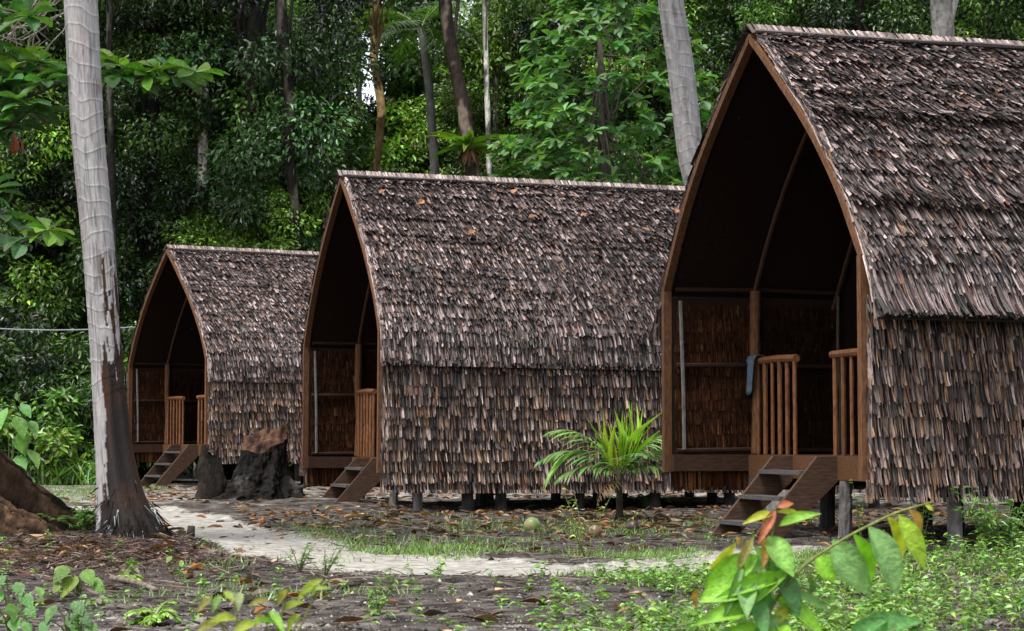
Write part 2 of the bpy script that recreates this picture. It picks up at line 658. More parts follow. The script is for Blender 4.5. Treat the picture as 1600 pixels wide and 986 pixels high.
def make_hut(label, x, y, a, L, seed, stilts, gain=1.0, sw=.017, wb0=.40, sb=.72, eave=0.0):
    rng = np.random.default_rng(seed)
    root = empty("thatched_hut", (x, y, 0), a)
    tag(root, label, "hut", "thatched huts in a row in the clearing")
    for side, pts in ((-1, R_PTS), (1, L_PTS)):
        pts = pts[:7] + [(2.175 + eave * .25, 2.28), (2.19 + eave * .75, 2.05), (2.20 + eave, 1.83 + (.06 if eave < .1 else 0))]
        cv = Curve(pts)
        fine = side < 0
        # roof: underlay and courses of strips
        mb = MB()
        sheet(mb, cv, side, .0, L, 0, cv.len, -.012, (.010, .007, .006), 2, 60)
        e = (.062 + sw) if fine else .16
        tips = np.arange(cv.len, .12, -e)
        tips = tips + rng.normal(0, .012, len(tips))
        thatch(mb, cv, side, tips, -.03, L, sw if fine else .045, .25, .046 if fine else .03, rng, P_ROOF, 1, seed + side * 3, .013, gain * .92)
        # a few thicker layers whose lower edge casts a line
        for ul in (cv.len * .42, cv.len * .71, cv.len - .01, cv.len - .05):
            thatch(mb, cv, side, [ul], -.03, L, sw if fine else .045, .32, (.05 + eave * .4) if fine else .035, rng, P_ROOF, 1, seed + 40, .018, gain * .92)
        # long loose strips along the gable edge
        n = 260
        u = rng.uniform(.1, cv.len - .1, n)
        V = np.zeros((n, 4, 3))
        ll = rng.uniform(.15, .45, n)
        for r in (0, 1):
            for e_ in (0, 1):
                t, z = cv(np.minimum(u + ll * r, cv.len + .05), rng.uniform(-.02, .06, n))
                V[:, r * 2 + e_] = np.stack([rng.uniform(-.05, -.02, n) + e_ * .035, t * side, z], 1)
        mb.add_arr(V.reshape(-1, 3), (np.arange(n) * 4)[:, None] + A([[0, 1, 3, 2]]), np.repeat(thatch_cols(n, rng, [0, 1, 2, 3, 5, 1, 0]), 4, axis=0))
        mb.build("roof", M_THATCH, root)
        # inner lining of the roof
        lb = MB()
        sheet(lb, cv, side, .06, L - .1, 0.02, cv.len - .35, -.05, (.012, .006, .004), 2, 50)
        if side > 0:
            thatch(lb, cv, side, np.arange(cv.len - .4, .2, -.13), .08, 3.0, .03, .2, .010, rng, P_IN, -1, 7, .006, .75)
            o = [v for v in lb.V]
            for v in o[1:]:
                pass
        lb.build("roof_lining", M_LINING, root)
        # lower wall
        fine = side < 0
        wo = .045 if (eave < .1 and fine) else 0.0
        wv = Curve([(2.13 + wo, 2.3), (2.13 + wo, 1.6), (2.125 + wo, 1.0), (2.12 + wo, wb0)])
        wb = MB()
        sheet(wb, wv, side, 0.02, L, 0, wv.len - .06, -.008, (.012, .008, .006), 2, 6)
        tips = np.arange(wv.len, .2, -(.135 if fine else .2))
        thatch(wb, wv, side, tips, .0, L, min(sw, .018) if fine else .06, .20, .042 if fine else .04, rng, P_WALL, 1, seed + 11, .014, gain * 1.05)
        n = 60
        zz = rng.uniform(.5, 2.0, n)
        V = np.zeros((n, 4, 3))
        for r in (0, 1):
            for e_ in (0, 1):
                V[:, r * 2 + e_] = np.stack([rng.uniform(-.03, .01, n) + e_ * .03, side * rng.uniform(2.12, 2.17, n), zz - r * rng.uniform(.2, .5, n)], 1)
        V[:, :, 2] = np.maximum(V[:, :, 2], wb0)
        wb.add_arr(V.reshape(-1, 3), (np.arange(n) * 4)[:, None] + A([[0, 1, 3, 2]]), np.repeat(thatch_cols(n, rng, [0, 1, 2, 3, 4, 2, 0]), 4, axis=0))
        wb.build("wall", M_THATCH, root)
        ib = MB()
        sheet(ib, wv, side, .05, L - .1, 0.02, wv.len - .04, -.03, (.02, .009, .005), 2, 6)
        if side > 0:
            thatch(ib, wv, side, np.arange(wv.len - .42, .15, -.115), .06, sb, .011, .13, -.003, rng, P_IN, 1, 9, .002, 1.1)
            thatch(ib, wv, side, np.arange(wv.len - .42, .15, -.115), sb, sb + .95, .011, .13, -.003, rng, P_IN, 1, 9, .002, .55)  # second bay, same strips coloured darker: interior shade painted into the lining
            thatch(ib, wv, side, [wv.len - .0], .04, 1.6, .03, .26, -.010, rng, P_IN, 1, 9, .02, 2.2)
            for q in (ib.V):
                pass
            for i in range(1, len(ib.V)):          # bring the strips inside the sheet
                ib.V[i] = ib.V[i] - A([0, .045, 0])
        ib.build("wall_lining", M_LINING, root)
        # gable board and its post
        fb = MB()
        fp = Curve([(t - .05 if t > 0 else 0, z - .03 + .1 * t / 2.2) for t, z in pts[:8]])
        uu = np.linspace(0, fp.len, 46)
        G = []
        for (s, off) in ((-.055, 0), (-.055, -.062), (.02, -.062), (.02, 0), (-.055, 0)):
            t, z = fp(uu, off)
            t = np.maximum(t, 0.0)
            G.append(np.stack([np.full(46, s), side * t, z], 1))
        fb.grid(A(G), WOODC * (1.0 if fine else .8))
        t1, z1 = fp(fp.len, -.048)
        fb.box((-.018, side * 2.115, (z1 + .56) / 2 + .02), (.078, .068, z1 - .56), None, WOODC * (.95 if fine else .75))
        fb.build("gable_frame", M_WOOD, root)
        # round timber ribs under the roof
        inner = Curve([(max(t - .09, 0), z - .11) for t, z in pts[:8]])
        for s in (sb, sb + .9):
            t, z = inner(np.linspace(.05, inner.len, 14))
            rb = MB()
            rb.tube(np.stack([np.full(14, s), side * t, z], 1), .022, 6, DARKW * 1.6, .1, 8, seed)
            rb.build("rib", M_WOOD, root)
            pbm = MB()
            zt = 2.33 + rng.uniform(-.03, .03)
            pbm.tube([(s, side * 1.99, .76), (s + .02, side * 1.99, 1.3), (s - .01, side * 1.985, 1.8), (s, side * 1.985, zt)], .05 if s < 1 else .017, 9, WOODC * .95 if s < 1 else A([.06, .05, .035]), .1, 5, seed + 2)
            pbm.build("post", M_WOOD, root)
        for z in (2.36, 1.62, .79):
            lg = MB()
            lg.tube([(.06, side * 2.05, z), (1.0, side * 2.045, z + .012), (sb + .6, side * 2.05, z), (sb + .94, side * 2.05, z)], .024, 7, DARKW * .6, .12, 6, seed)
            lg.build("wall_rail", M_WOOD, root)
        fbm_ = MB()
        fbm_.beam((.0, side * 2.02, .67), (L - .1, side * 2.02, .67), .07, .16, col=DARKW)
        fbm_.build("floor_beam", M_BOARD, root)
    # pale split bamboo against the inner left wall
    bb = MB()
    bb.tube([(.13, 2.03, .8), (.12, 2.025, 1.4), (.09, 2.02, 2.25)], .02, 6, (.09, .088, .08), .05, 5, seed)
    bb.build("bamboo_strip", M_WOOD, root)
    # ridge: folded thatch cap held down by split bamboo
    rb = MB()
    n = int(L / .012)
    for side in (-1, 1):
        s = np.linspace(-.06, L, n) + rng.normal(0, .01, n)
        V = np.zeros((n, 4, 3))
        w = .024 * rng.lognormal(0, .3, n)
        dl = rng.uniform(.135, .165, n)
        for r in (0, 1):
            for e_ in (-1, 1):
                lf = .055 + rng.normal(0, .004, n)
                V[:, r * 2 + (e_ > 0)] = np.stack([s + e_ * w / 2, side * (.004 + dl * r * .78), 4.53 + lf - dl * r * .62], 1)
        rb.add_arr(V.reshape(-1, 3), (np.arange(n) * 4)[:, None] + A([[0, 1, 3, 2]]), np.repeat(thatch_cols(n, rng, [.2, .5, 2, 4, 4, .5, .1]), 4, axis=0))
    rb.build("ridge_cap", M_THATCH, root)
    for side in (-1, 1):
        rp = MB()
        k = 14
        ss = np.linspace(-.05, L, k)
        rp.tube(np.stack([ss, np.full(k, side * .135), 4.505 + rng.normal(0, .004, k)], 1), .014, 6, (.12, .1, .095), .1, 4, seed)
        rp.tube(np.stack([ss, np.full(k, side * .168), 4.475 + rng.normal(0, .004, k)], 1), .016, 6, (.012, .008, .006), .1, 4, seed)
        rp.build("ridge_pole", M_WOOD, root)
    # deck set back behind the gable
    db = MB()
    nb = 22
    for i in range(nb):
        t = -2.0 + 4.0 * (i + .5) / nb
        db.box(((sb - .03 + L - .15) / 2, t, .735), (L - .15 - sb + .03, 4.0 / nb - .008, .035), None, DARKW * rng.uniform(.9, 1.5))
    db.build("deck", M_BOARD, root)
    dbb = MB()
    dbb.box((sb - .06, .0, .642), (.05, 3.96, .215), None, WOODC * .8)
    dbb.build("deck_beam", M_BOARD, root)
    # back wall and inner partition
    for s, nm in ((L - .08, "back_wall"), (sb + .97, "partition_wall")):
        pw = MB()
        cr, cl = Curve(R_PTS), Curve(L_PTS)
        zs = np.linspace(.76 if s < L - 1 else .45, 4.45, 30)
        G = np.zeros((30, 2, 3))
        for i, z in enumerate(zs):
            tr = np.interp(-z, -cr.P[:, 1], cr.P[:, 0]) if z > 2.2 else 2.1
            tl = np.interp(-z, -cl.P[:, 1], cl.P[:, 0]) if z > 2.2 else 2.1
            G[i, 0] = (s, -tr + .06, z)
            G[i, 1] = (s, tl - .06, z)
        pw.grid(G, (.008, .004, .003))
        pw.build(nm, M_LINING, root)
    # railing: two runs of round balusters beside the stair opening
    for t0, t1, nb in ((1.93, 1.08, 6), (.22, -1.93, 14)):
        rl = empty("railing", (0, 0, 0))
        rl.parent = root
        tr = MB()
        tr.tube([(sb, t0 + .06, 1.665), (sb + .005, (t0 + t1) / 2, 1.672), (sb, t1 - .04, 1.66)], .037, 8, WOODC * A([1.25, 1.15, 1.1]), .12, 7, seed)
        tr.build("top_rail", M_WOOD, rl)
        for i in range(nb):
            t = t0 + (t1 - t0) * i / (nb - 1)
            b = MB()
            j = rng.normal(0, .008, 5)
            b.tube([(sb + j[q] * .5, t + j[q], .755 + .885 * q / 4) for q in range(5)], .021 * rng.uniform(.85, 1.2), 7, WOODC * A([1.3, 1.2, 1.15]) * rng.uniform(.75, 1.2), .16, 9, seed + i)
            b.build("baluster", M_WOOD, rl)
    # stairs: two slanted boards and their treads
    st = empty("staircase", (0, 0, 0))
    st.parent = root
    top, bot = A([.84, 0, .735]), A([.84 - .74, 0, .02])
    dirv = nrm(bot - top)
    for t in (.98, .04):
        s_ = MB()
        Vv = []
        for tt in (t - .022, t + .022):
            Vv += [(.815, tt, .75), (.815, tt, .48), (.26, tt, -.06), (-.02, tt, -.06)] if False else [(sb - .28, tt, .745), (sb - .085, tt, .745), (sb - .085, tt, .52), (sb - .76, tt, -.09), (sb - 1.0, tt, -.09)]
        s_.add(Vv, [(0, 1, 2, 3, 4), (9, 8, 7, 6, 5), (0, 5, 6, 1), (1, 6, 7, 2), (2, 7, 8, 3), (3, 8, 9, 4), (4, 9, 5, 0)], A([.06, .034, .022]) * rng.uniform(.85, 1.1))
        s_.build("stringer", M_BOARD, st)
    for q, zz in enumerate((.6, .37, .14)):
        tb = MB()
        sx = sb - .32 + (zz - .69) * .86
        tb.box((sx + .06, .51, zz), (.2, .9, .035), None, GREYW * .75)
        tb.build("tread", M_BOARD, st)
    # stilts
    for (s, t, kind) in stilts:
        p = MB()
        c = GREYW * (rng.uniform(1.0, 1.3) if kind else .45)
        r = .06 if kind else .075
        lean = rng.normal(0, .02, 2)
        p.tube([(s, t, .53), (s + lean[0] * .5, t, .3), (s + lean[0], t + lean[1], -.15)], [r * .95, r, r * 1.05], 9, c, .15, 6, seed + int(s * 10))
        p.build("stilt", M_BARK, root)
    return root


def stilt_grid(L, front):
    out = list(front)
    for s in np.arange(1.6, L, 1.05):
        out += [(s, -1.95, 0), (s, 1.9, 0)]
    for s in np.arange(2.0, L, 1.7):
        out.append((s, .1, 0))
    return out


HUT3 = make_hut("nearest thatched hut at the right, with a cloth hung on its railing", 2.155, 18.5, math.radians(17.2), 7.2, 11,
                stilt_grid(7.2, [(.82, -.08, 1), (.82, -2.0, 1), (.82, 1.9, 0)]), 1.0, .0135, .40, .87, .155)
HUT2 = make_hut("middle thatched hut with a young palm growing beside its long wall", -2.27, 27.9, math.radians(18.2), 6.9, 23,
                stilt_grid(6.9, [(.72, -.08, 1), (.5, -2.0, 1), (.72, 1.9, 0), (1.15, -1.95, 0)]), 1.0, .017, .33, .72, .02)
HUT1 = make_hut("farthest thatched hut, behind the charred stump and the grey palm trunk", -6.59, 40.2, math.radians(29.5), 6.6, 37,
                stilt_grid(6.6, [(.7, -.9, 0), (.7, -2.0, 0), (.7, 1.9, 0)]), 1.1)
HUT2.rotation_euler = (0, math.radians(.35), math.radians(18.2))
HUT2.location.z = -.09
HUT1.location.z = .06

# dead leaves caught on the middle hut's thatch
rng = np.random.default_rng(51)
cvr = Curve(R_PTS)
for (s_, u_) in ((.45, .55), (.95, .75), (2.3, .4), (2.45, 1.0), (3.2, .9), (3.9, 1.2), (1.5, 1.4), (4.6, .7)):
    t_, z_ = cvr(u_, .10)
    m = MB()
    put_leaves(m, leaf_tpl([.03, .3, .5, .44, .2, .02], .3, -.2), A([[0., 0, 0]]), A([[rng.normal(0, .5), -.6, -.5]]), .15, .085, A([[.26, .11, .05]]) * rng.uniform(.8, 1.4), rng, .3, A([[0, -.5, 1.]]))
    o = m.build("fallen_leaf", M_DRYLEAF)
    a_ = math.radians(18.2)
    o.location = (-2.27 + s_ * math.cos(a_) + t_ * math.sin(a_), 27.9 + s_ * math.sin(a_) - t_ * math.cos(a_), z_ - .09 - s_ * math.sin(math.radians(.35)))
    tag(o, "orange dead leaf caught on the middle hut's thatched roof", "leaf", "dead leaves on the middle hut's roof")

# cloth on the railing of the nearest hut
cl = MB()
nu, nv = 16, 10
G = np.zeros((nu, nv, 3))
for i in range(nu):
    w = i / (nu - 1)
    for j in range(nv):
        q = j / (nv - 1)
        t = 2.08 - .22 * q - .02 * math.sin(w * 3)
        fold = .018 * math.sin(q * 9 + w * 2) * min(1, abs(w - .3) * 3)
        if w < .3:
            s, z = .94 + fold * .6, 1.70 - .3 * (.3 - w) / .3
        elif w < .42:
            g = (w - .3) / .12
            s, z = .94 - .145 * g, 1.715 + .012 * math.sin(g * PI)
        else:
            s, z = .79 + fold * .8, 1.70 - (.30 + .07 * math.sin(q * 4)) * (w - .42) / .58
        G[i, j] = (s, t + .03 * w * (q - .5), z)
cl.grid(G, (.075, .105, .135))
cloth = cl.build("cloth", M_CLOTH, None, True)
ca = math.radians(17.2)
cloth.location = (2.155, 18.5, 0)
cloth.rotation_euler = (0, 0, ca)
sol = cloth.modifiers.new("thick", 'SOLIDIFY')
sol.thickness = .006
tag(cloth, "blue grey cloth hung over the railing of the nearest hut", "cloth")

# ------------------------------------------------------------------ coconut palm trunks
def path_interp(pts, n):
    P = A(pts, float)
    t = np.concatenate([[0], np.cumsum(np.linalg.norm(np.diff(P[:, :3], axis=0), axis=1))])
    u = np.linspace(0, t[-1], n)
    out = []
    for k in range(P.shape[1]):
        # smooth by averaging of linear interpolation
        y = np.interp(u, t, P[:, k])
        ker = np.ones(max(3, (n // 24) | 1))
        ker /= ker.sum()
        pad = len(ker) // 2
        yp = np.concatenate([2 * y[0] - y[1:pad + 1][::-1], y, 2 * y[-1] - y[-pad - 1:-1][::-1]]) if pad else y
        out.append(np.convolve(yp, ker, 'same')[pad:pad + n] if pad else y)
    return np.stack(out, 1)


def frond(mb, base, d0, length, droop, nl, leaf, wid, col, rng, vee=.35, fold=.0, rach=(.14, .16, .05)):
    """one pinnate palm frond; returns nothing, writes rachis and leaflets into mb"""
    d0 = nrm(A(d0, float))
    k = 18
    P = [A(base, float)]
    d = d0.copy()
    for i in range(k - 1):
        d = nrm(d + A([0, 0, -droop / (k - 1)]) * (.4 + 1.4 * i / k))
        P.append(P[-1] + d * length / (k - 1))
    P = A(P)
    mb.tube(P, np.linspace(.012, .003, k) * max(1, length / 1.5), 5, rach, cap=False)
    T = nrm(np.gradient(P, axis=0))
    f = np.linspace(.12, 1.0, nl)
    side = nrm(np.cross(d0, A([0, 0, 1.0])) if abs(d0[2]) < .97 else A([1., 0, 0]))
    for sgn in (-1, 1):
        idx = f * (k - 1)
        pos = np.stack([np.interp(idx, np.arange(k), P[:, q]) for q in range(3)], 1)
        tt = np.stack([np.interp(idx, np.arange(k), T[:, q]) for q in range(3)], 1)
        upv = nrm(np.cross(side, tt)) * -1
        upv = np.where((upv[:, 2:3] < 0), -upv, upv)
        dv = side * sgn * (1 - fold) + tt * (.45 + .9 * f[:, None] ** 2 + fold * 2) + upv * vee + rng.normal(0, .08, (nl, 3))
        ln = leaf * (np.sin(np.clip(f * 1.05 + .1, 0, 1) * PI) ** .6 * .75 + .25) * rng.uniform(.85, 1.1, nl)
        put_leaves(mb, T_LEAFLET, pos, dv, ln, wid, jit(col, nl, rng, .18), rng, .15)


def palm_crown(name, parent, top, n, length, rng, col):
    for i in range(n):
        m = MB()
        a = i * 2.4 + rng.uniform(-.2, .2)
        el = rng.uniform(-.2, 1.1)
        frond(m, top, (math.cos(a) * math.cos(el), math.sin(a) * math.cos(el), math.sin(el)), length * rng.uniform(.85, 1.1), 1.6, 46, .75, .045, col, rng, .1)
        m.build(name, M_LEAF, parent)


def palm_trunk(name, label, pts, seed, group=None, damage=True, fronds=True, crown_len=3.2, ring=.15, nring=1700, nseg=96, tone=1.0):
    rng = np.random.default_rng(seed)
    P = path_interp(pts, nring)
    base = P[0, :3]
    root = empty(name, base)
    tag(root, label, "palm tree", group)
    mb = MB()
    C = P[:, :3] - base
    R = P[:, 3]
    ln = np.concatenate([[0], np.cumsum(np.linalg.norm(np.diff(C, axis=0), axis=1))])
    th = np.arange(nseg) * 2 * PI / nseg
    Lg, Tg = np.meshgrid(ln, th, indexing='ij')
    slant = .035 * np.cos(Tg + 2.0 + np.floor(Lg / 1.3))
    wob = (vnoise(np.stack([np.cos(Tg).ravel() * 1.2, np.sin(Tg).ravel() * 1.2, Lg.ravel() * 2.2], 1), seed) - .5).reshape(Lg.shape) * .14
    ph = ((Lg + slant + wob) / ring)
    fr = ph - np.floor(ph)
    upf = sstep(.9, 1.6, Lg)
    rr = R[:, None] * (1 + upf * (.022 * (1 - fr) ** 2 - .008))
    q = np.stack([np.cos(Tg) * rr, np.sin(Tg) * rr, 0 * Lg], 2) + C[:, None, :]
    fl = sstep(.9, .0, Lg)
    nz_ = fbm(np.stack([np.cos(Tg).ravel() * 2.5, np.sin(Tg).ravel() * 2.5, Lg.ravel() * 1.2], 1), seed + 5).reshape(Lg.shape) - .5
    q[..., :2] += (np.stack([np.cos(Tg), np.sin(Tg)], 2) * (nz_ * (.04 + .25 * fl) * R[:, None])[..., None])
    fib = vnoise(np.stack([Tg.ravel() * 9, Lg.ravel() * 1.1, 0 * Lg.ravel()], 1), seed + 8).reshape(Lg.shape)
    col = A([.275, .262, .258])[None, None] * (.88 + .22 * fib)[..., None] * tone
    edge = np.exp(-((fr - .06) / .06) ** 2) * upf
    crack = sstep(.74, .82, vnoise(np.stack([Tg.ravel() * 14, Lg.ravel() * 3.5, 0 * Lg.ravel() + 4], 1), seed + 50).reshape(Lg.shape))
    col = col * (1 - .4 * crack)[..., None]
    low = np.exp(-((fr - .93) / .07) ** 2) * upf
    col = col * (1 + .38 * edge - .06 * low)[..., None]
    pink = vnoise(np.stack([np.cos(Tg).ravel() * 3, np.sin(Tg).ravel() * 3, Lg.ravel() * 4], 1), seed + 19).reshape(Lg.shape)
    mot = fbm(np.stack([np.cos(Tg).ravel() * 5, np.sin(Tg).ravel() * 5, Lg.ravel() * 5], 1), seed + 70, 5).reshape(Lg.shape)
    col = col * (1.1 - .3 * sstep(.5, .66, mot))[..., None]
    col = col * (1 + (sstep(.55, .8, pink) * .06)[..., None] * A([1.0, -.25, -.35]))
    if damage:
        nd = fbm(np.stack([np.cos(Tg).ravel() * 2.2, np.sin(Tg).ravel() * 2.2, Lg.ravel() * 1.3], 1), seed + 30, 4).reshape(Lg.shape)
        zw = q[..., 2]
        right = .5 + .5 * np.cos(Tg - .2)
        nh0 = fbm(np.stack([np.cos(Tg).ravel() * 6, np.sin(Tg).ravel() * 6, Lg.ravel() * 6], 1), seed + 36, 4).reshape(Lg.shape)
        lim = .32 + 1.5 * sstep(-.65, .35, np.cos(Tg)) + (nd - .5) * 2.2 + (nh0 - .5) * 1.1
        dk = sstep(lim + .03, lim - .03, zw)
        # torn holes in the bark higher up, on the right-hand face
        nh = fbm(np.stack([np.cos(Tg).ravel() * 3.2, np.sin(Tg).ravel() * 3.2, Lg.ravel() * 4.5], 1), seed + 33, 5).reshape(Lg.shape)
        hole = sstep(.53, .56, nh) * sstep(2.62, 2.4, zw) * sstep(1.1, 1.5, zw) * sstep(.38, .6, right)
        dark = A([.013, .0105, .0095])[None, None] * (.5 + 1.6 * fib)[..., None]
        brown = A([.034, .015, .008])[None, None] * (.6 + fib)[..., None]
        rust = sstep(.45, .56, nd) * sstep(.2, .7, zw)
        dcol = dark * (1 - rust[..., None]) + brown * rust[..., None]
        col = col * (1 - dk[..., None]) + dcol * dk[..., None]
        col = col * (1 - hole[..., None]) + brown * hole[..., None]
        depth = np.maximum(dk * .03, hole * .09)
        q[..., :2] -= np.stack([np.cos(Tg), np.sin(Tg)], 2) * (depth * R[:, None] * (.5 + fib))[..., None]
    V = np.concatenate([q, q[:, :1]], 1)
    Cc = np.concatenate([col, col[:, :1]], 1)
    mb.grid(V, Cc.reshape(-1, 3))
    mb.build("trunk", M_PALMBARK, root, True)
    if damage:
        # fringe of aerial root tips round the foot
        rt = MB()
        n = 2200
        a = rng.uniform(0, 2 * PI, n)
        h = rng.exponential(.11, n)
        Rf = np.interp(h, ln, R) * rng.uniform(.97, 1.04, n)
        pos = np.stack([np.cos(a) * Rf, np.sin(a) * Rf, h], 1) + A([.02, 0, 0])
        pos[:, 0] += np.interp(h, ln, C[:, 0])
        d = np.stack([np.cos(a) * .9, np.sin(a) * .9, -rng.uniform(.6, 1.6, n)], 1) + rng.normal(0, .2, (n, 3))
        c = A([.012, .0095, .0085]) * np.exp(rng.normal(0, .5, (n, 1)))
        c = np.where(rng.random((n, 1)) < .12, A([.26, .32, .31]) * rng.uniform(.5, 1.1, (n, 1)), c)
        put_leaves(rt, T_BLADE, pos, d, rng.uniform(.04, .16, n), rng.uniform(.006, .014, n), c, rng, .6)
        rt.build("root_fringe", M_BARK, root)
    if fronds:
        palm_crown("frond", root, C[-1], 12, crown_len, rng, (.07, .13, .035))
    return root


def px_r(px, Y):
    return px / F * Y


D = 18.0
tp = []
for (cx, cy, wd) in ((212, 856, 132), (206, 835, 112), (192, 790, 78), (183, 740, 66), (177, 690, 58), (167, 560, 50), (155, 400, 50), (136, 200, 52), (126, 0, 53), (118, -200, 52), (108, -520, 46), (100, -900, 40)):
    p = at(cx, cy, D)
    tp.append((*p, px_r(wd / 2, D)))
tp[0] = (tp[0][0], tp[0][1], -.05, tp[0][3])
palm_trunk("coconut_palm", "tall pale grey palm trunk with torn dark bark low down, left of the farthest hut", tp, 5, "coconut palms between the huts")
D = 24.0
tp = [(*at(1228, 800, D), .2), (*at(1205, 700, D), .18), (*at(1140, 480, D), .165), (*at(1080, 250, D), .155), (*at(1063, 100, D), .155), (*at(1048, 0, D), .15), (*at(1020, -220, D), .14), (*at(990, -500, D), .13)]
tp[0] = (tp[0][0], tp[0][1], -.05, tp[0][3])
palm_trunk("coconut_palm", "leaning pale palm trunk rising between the middle and the nearest hut", tp, 8, "coconut palms between the huts", False, True, 3.0, .15, 1300, 32, .8)
D = 55.0
tp = [(*at(688, 690, D), .16), (*at(684, 400, D), .13), (*at(680, 275, D), .12), (*at(672, 150, D), .115), (*at(663, 75, D), .11), (*at(658, 45, D), .1)]
tp[0] = (tp[0][0], tp[0][1], -.05, tp[0][3])
palm_trunk("coconut_palm", "slender grey palm with drooping fronds in the forest above the middle hut", tp, 14, None, False, True, 2.6, .2, 140, 14, .7)

# ------------------------------------------------------------------ forest: trunks with leafy crowns
G_DARK = A([.011, .026, .005])
G_MID = A([.042, .088, .013])
G_BRIGHT = A([.10, .18, .022])
G_YEL = A([.13, .2, .03])
G_BLUE = A([.03, .07, .022])


def crown_mesh(seed, centers, radii, nleaf, ll, lw, cols, rng, tpl=T_LEAF6, flat=.65, droop=.35, rosette=False):
    """many small leaves gathered in clumps; each clump has its own leaf colour"""
    mb = MB()
    nc = len(centers)
    for i in range(nc):
        n = int(nleaf * rng.uniform(.6, 1.4))
        c = cols[rng.integers(len(cols))] * np.exp(rng.normal(0, .4))
        b = ball(n, rng)
        pos = centers[i] + b * radii[i] * A([1, 1, flat])
        d = b * A([1, 1, .5]) + rng.normal(0, .45, (n, 3)) + A([0, 0, -droop])
        put_leaves(mb, tpl, pos, d, ll * rng.uniform(.6, 1.25, n), lw * rng.uniform(.7, 1.2, n), jit(c, n, rng, .42, .12), rng, .5)
    return mb


def ellip_clumps(n, c, r, rng, hollow=.35):
    v = nrm(rng.normal(0, 1, (n, 3))) * (hollow + (1 - hollow) * rng.random((n, 1)) ** .6)
    return A(c) + v * A(r)


def limbs(mb, top, centers, r, rng, col, n=9):
    pick = rng.choice(len(centers), min(n, len(centers)), replace=False)
    for k in pick:
        a = A(top) * rng.uniform(.55, .98)
        a[0], a[1] = np.interp(a[2], [0, top[2]], [0, top[0]]), np.interp(a[2], [0, top[2]], [0, top[1]])
        e = centers[k]
        m = (a + e) / 2 + A([0, 0, .25]) + rng.normal(0, .15, 3)
        mb.tube([a, m, e], [r * .25, r * .16, r * .06], 5, col, cap=False)


def forest_proto(seed, h, zlo, rad, ncl, nleaf, ll, lw, cols, tr, flat=.6):
    rng = np.random.default_rng(seed)
    root = empty("forest_tree", (0, 0, 0))
    cz, rz = (h + zlo) / 2, (h - zlo) / 2
    ce = ellip_clumps(ncl, (0, 0, cz), (rad, rad, rz), rng)
    t = MB()
    top = A([rng.normal(0, .4), rng.normal(0, .4), h * .8])
    k = 10
    pts = A([top * (i / (k - 1)) for i in range(k)]) + np.concatenate([[[0, 0, -.1]], rng.normal(0, .07, (k - 1, 3)) * A([1, 1, 0])])
    bc = A([.028, .024, .02]) * rng.uniform(.4, 1.1)
    t.tube(pts, np.linspace(tr, tr * .4, k), 9, bc, .2, 2, seed)
    limbs(t, top, ce, tr, rng, bc)
    t.build("trunk", M_BARK, root, True)
    crown_mesh(seed, ce, rng.uniform(.55, 1.15, ncl) * rad * .36, nleaf, ll, lw, cols, rng, flat=flat).build("crown", M_LEAF, root)
    return root


PROTO = [
    forest_proto(101, 16, 1.0, 2.4, 130, 330, .125, .062, [G_DARK, G_DARK, G_MID], .2),
    forest_proto(102, 15, 1.5, 2.2, 120, 330, .13, .06, [G_DARK, G_MID, G_MID, G_BRIGHT], .16),
    forest_proto(103, 17, 2.0, 2.6, 140, 330, .12, .065, [G_MID, G_BRIGHT, G_DARK], .18),
    forest_proto(104, 13, .8, 2.0, 120, 330, .12, .06, [G_MID, G_BRIGHT, G_MID, G_YEL], .13),
    forest_proto(105, 16, 3.0, 2.8, 120, 330, .14, .07, [G_DARK, G_MID, G_BLUE], .22),
    forest_proto(106, 7.5, .5, 1.7, 90, 330, .12, .065, [G_BRIGHT, G_MID, G_DARK, G_BRIGHT], .08),
]
for o in PROTO:
    tag(o, "tall leafy tree in the dense forest wall behind the huts", "tree", "forest trees behind the huts")
rng = np.random.default_rng(77)
spots = []
for Y, xs in ((49, [-12.8, -10.2, -8.2, -6.4, 4.2, 6.4, 8.6, 11, 13]),
              (55, [-14, -11.6, -9.3, -7.6, -6.2, .6, 2.6, 4.8, 7.2, 9.6, 12.2, 14.6]),
              (62, [-15.5, -13, -10.5, -8.6, -6.9, -1.2, .5, 2.4, 4.8, 7.4, 10, 12.8, 15.4]),
              (69, [-17, -14, -11.2, -9.2, -7.4, -1.6, 1.2, 3.8, 6.6, 9.5, 12.8, 16])):
    for x in xs:
        spots.append((x + rng.uniform(-.5, .5), Y + rng.uniform(-2, 2)))
first = [True] * len(PROTO)
spots += [(x, y, 5) for x, y in ((-5.2, 47.0), (-4.4, 50), (-3.4, 48.2), (-2.2, 52), (-1.0, 49), (.4, 51), (-6.4, 47.4), (2.2, 46), (-3.9, 56), (-2.9, 58))]
for i, sp_ in enumerate(spots):
    x, y = sp_[:2]
    midf = -4.5 < x < 1.0
    k = [0, 1, 0, 4, 2, 1][i % 6] if not midf else [3, 2, 3][i % 3]
    if len(sp_) > 2:
        k = 5
    o = PROTO[k] if first[k] else copy_tree(PROTO[k])
    first[k] = False
    o.location = (x, y, 0)
    o.rotation_euler = (0, 0, rng.uniform(0, 6.28))
    s = rng.uniform(.9, 1.12)
    o.scale = (s, s, s * rng.uniform(.95, 1.1))
for k, f in enumerate(first):
    if f:
        PROTO[k].location = (-18, 60 + 3 * k, 0)

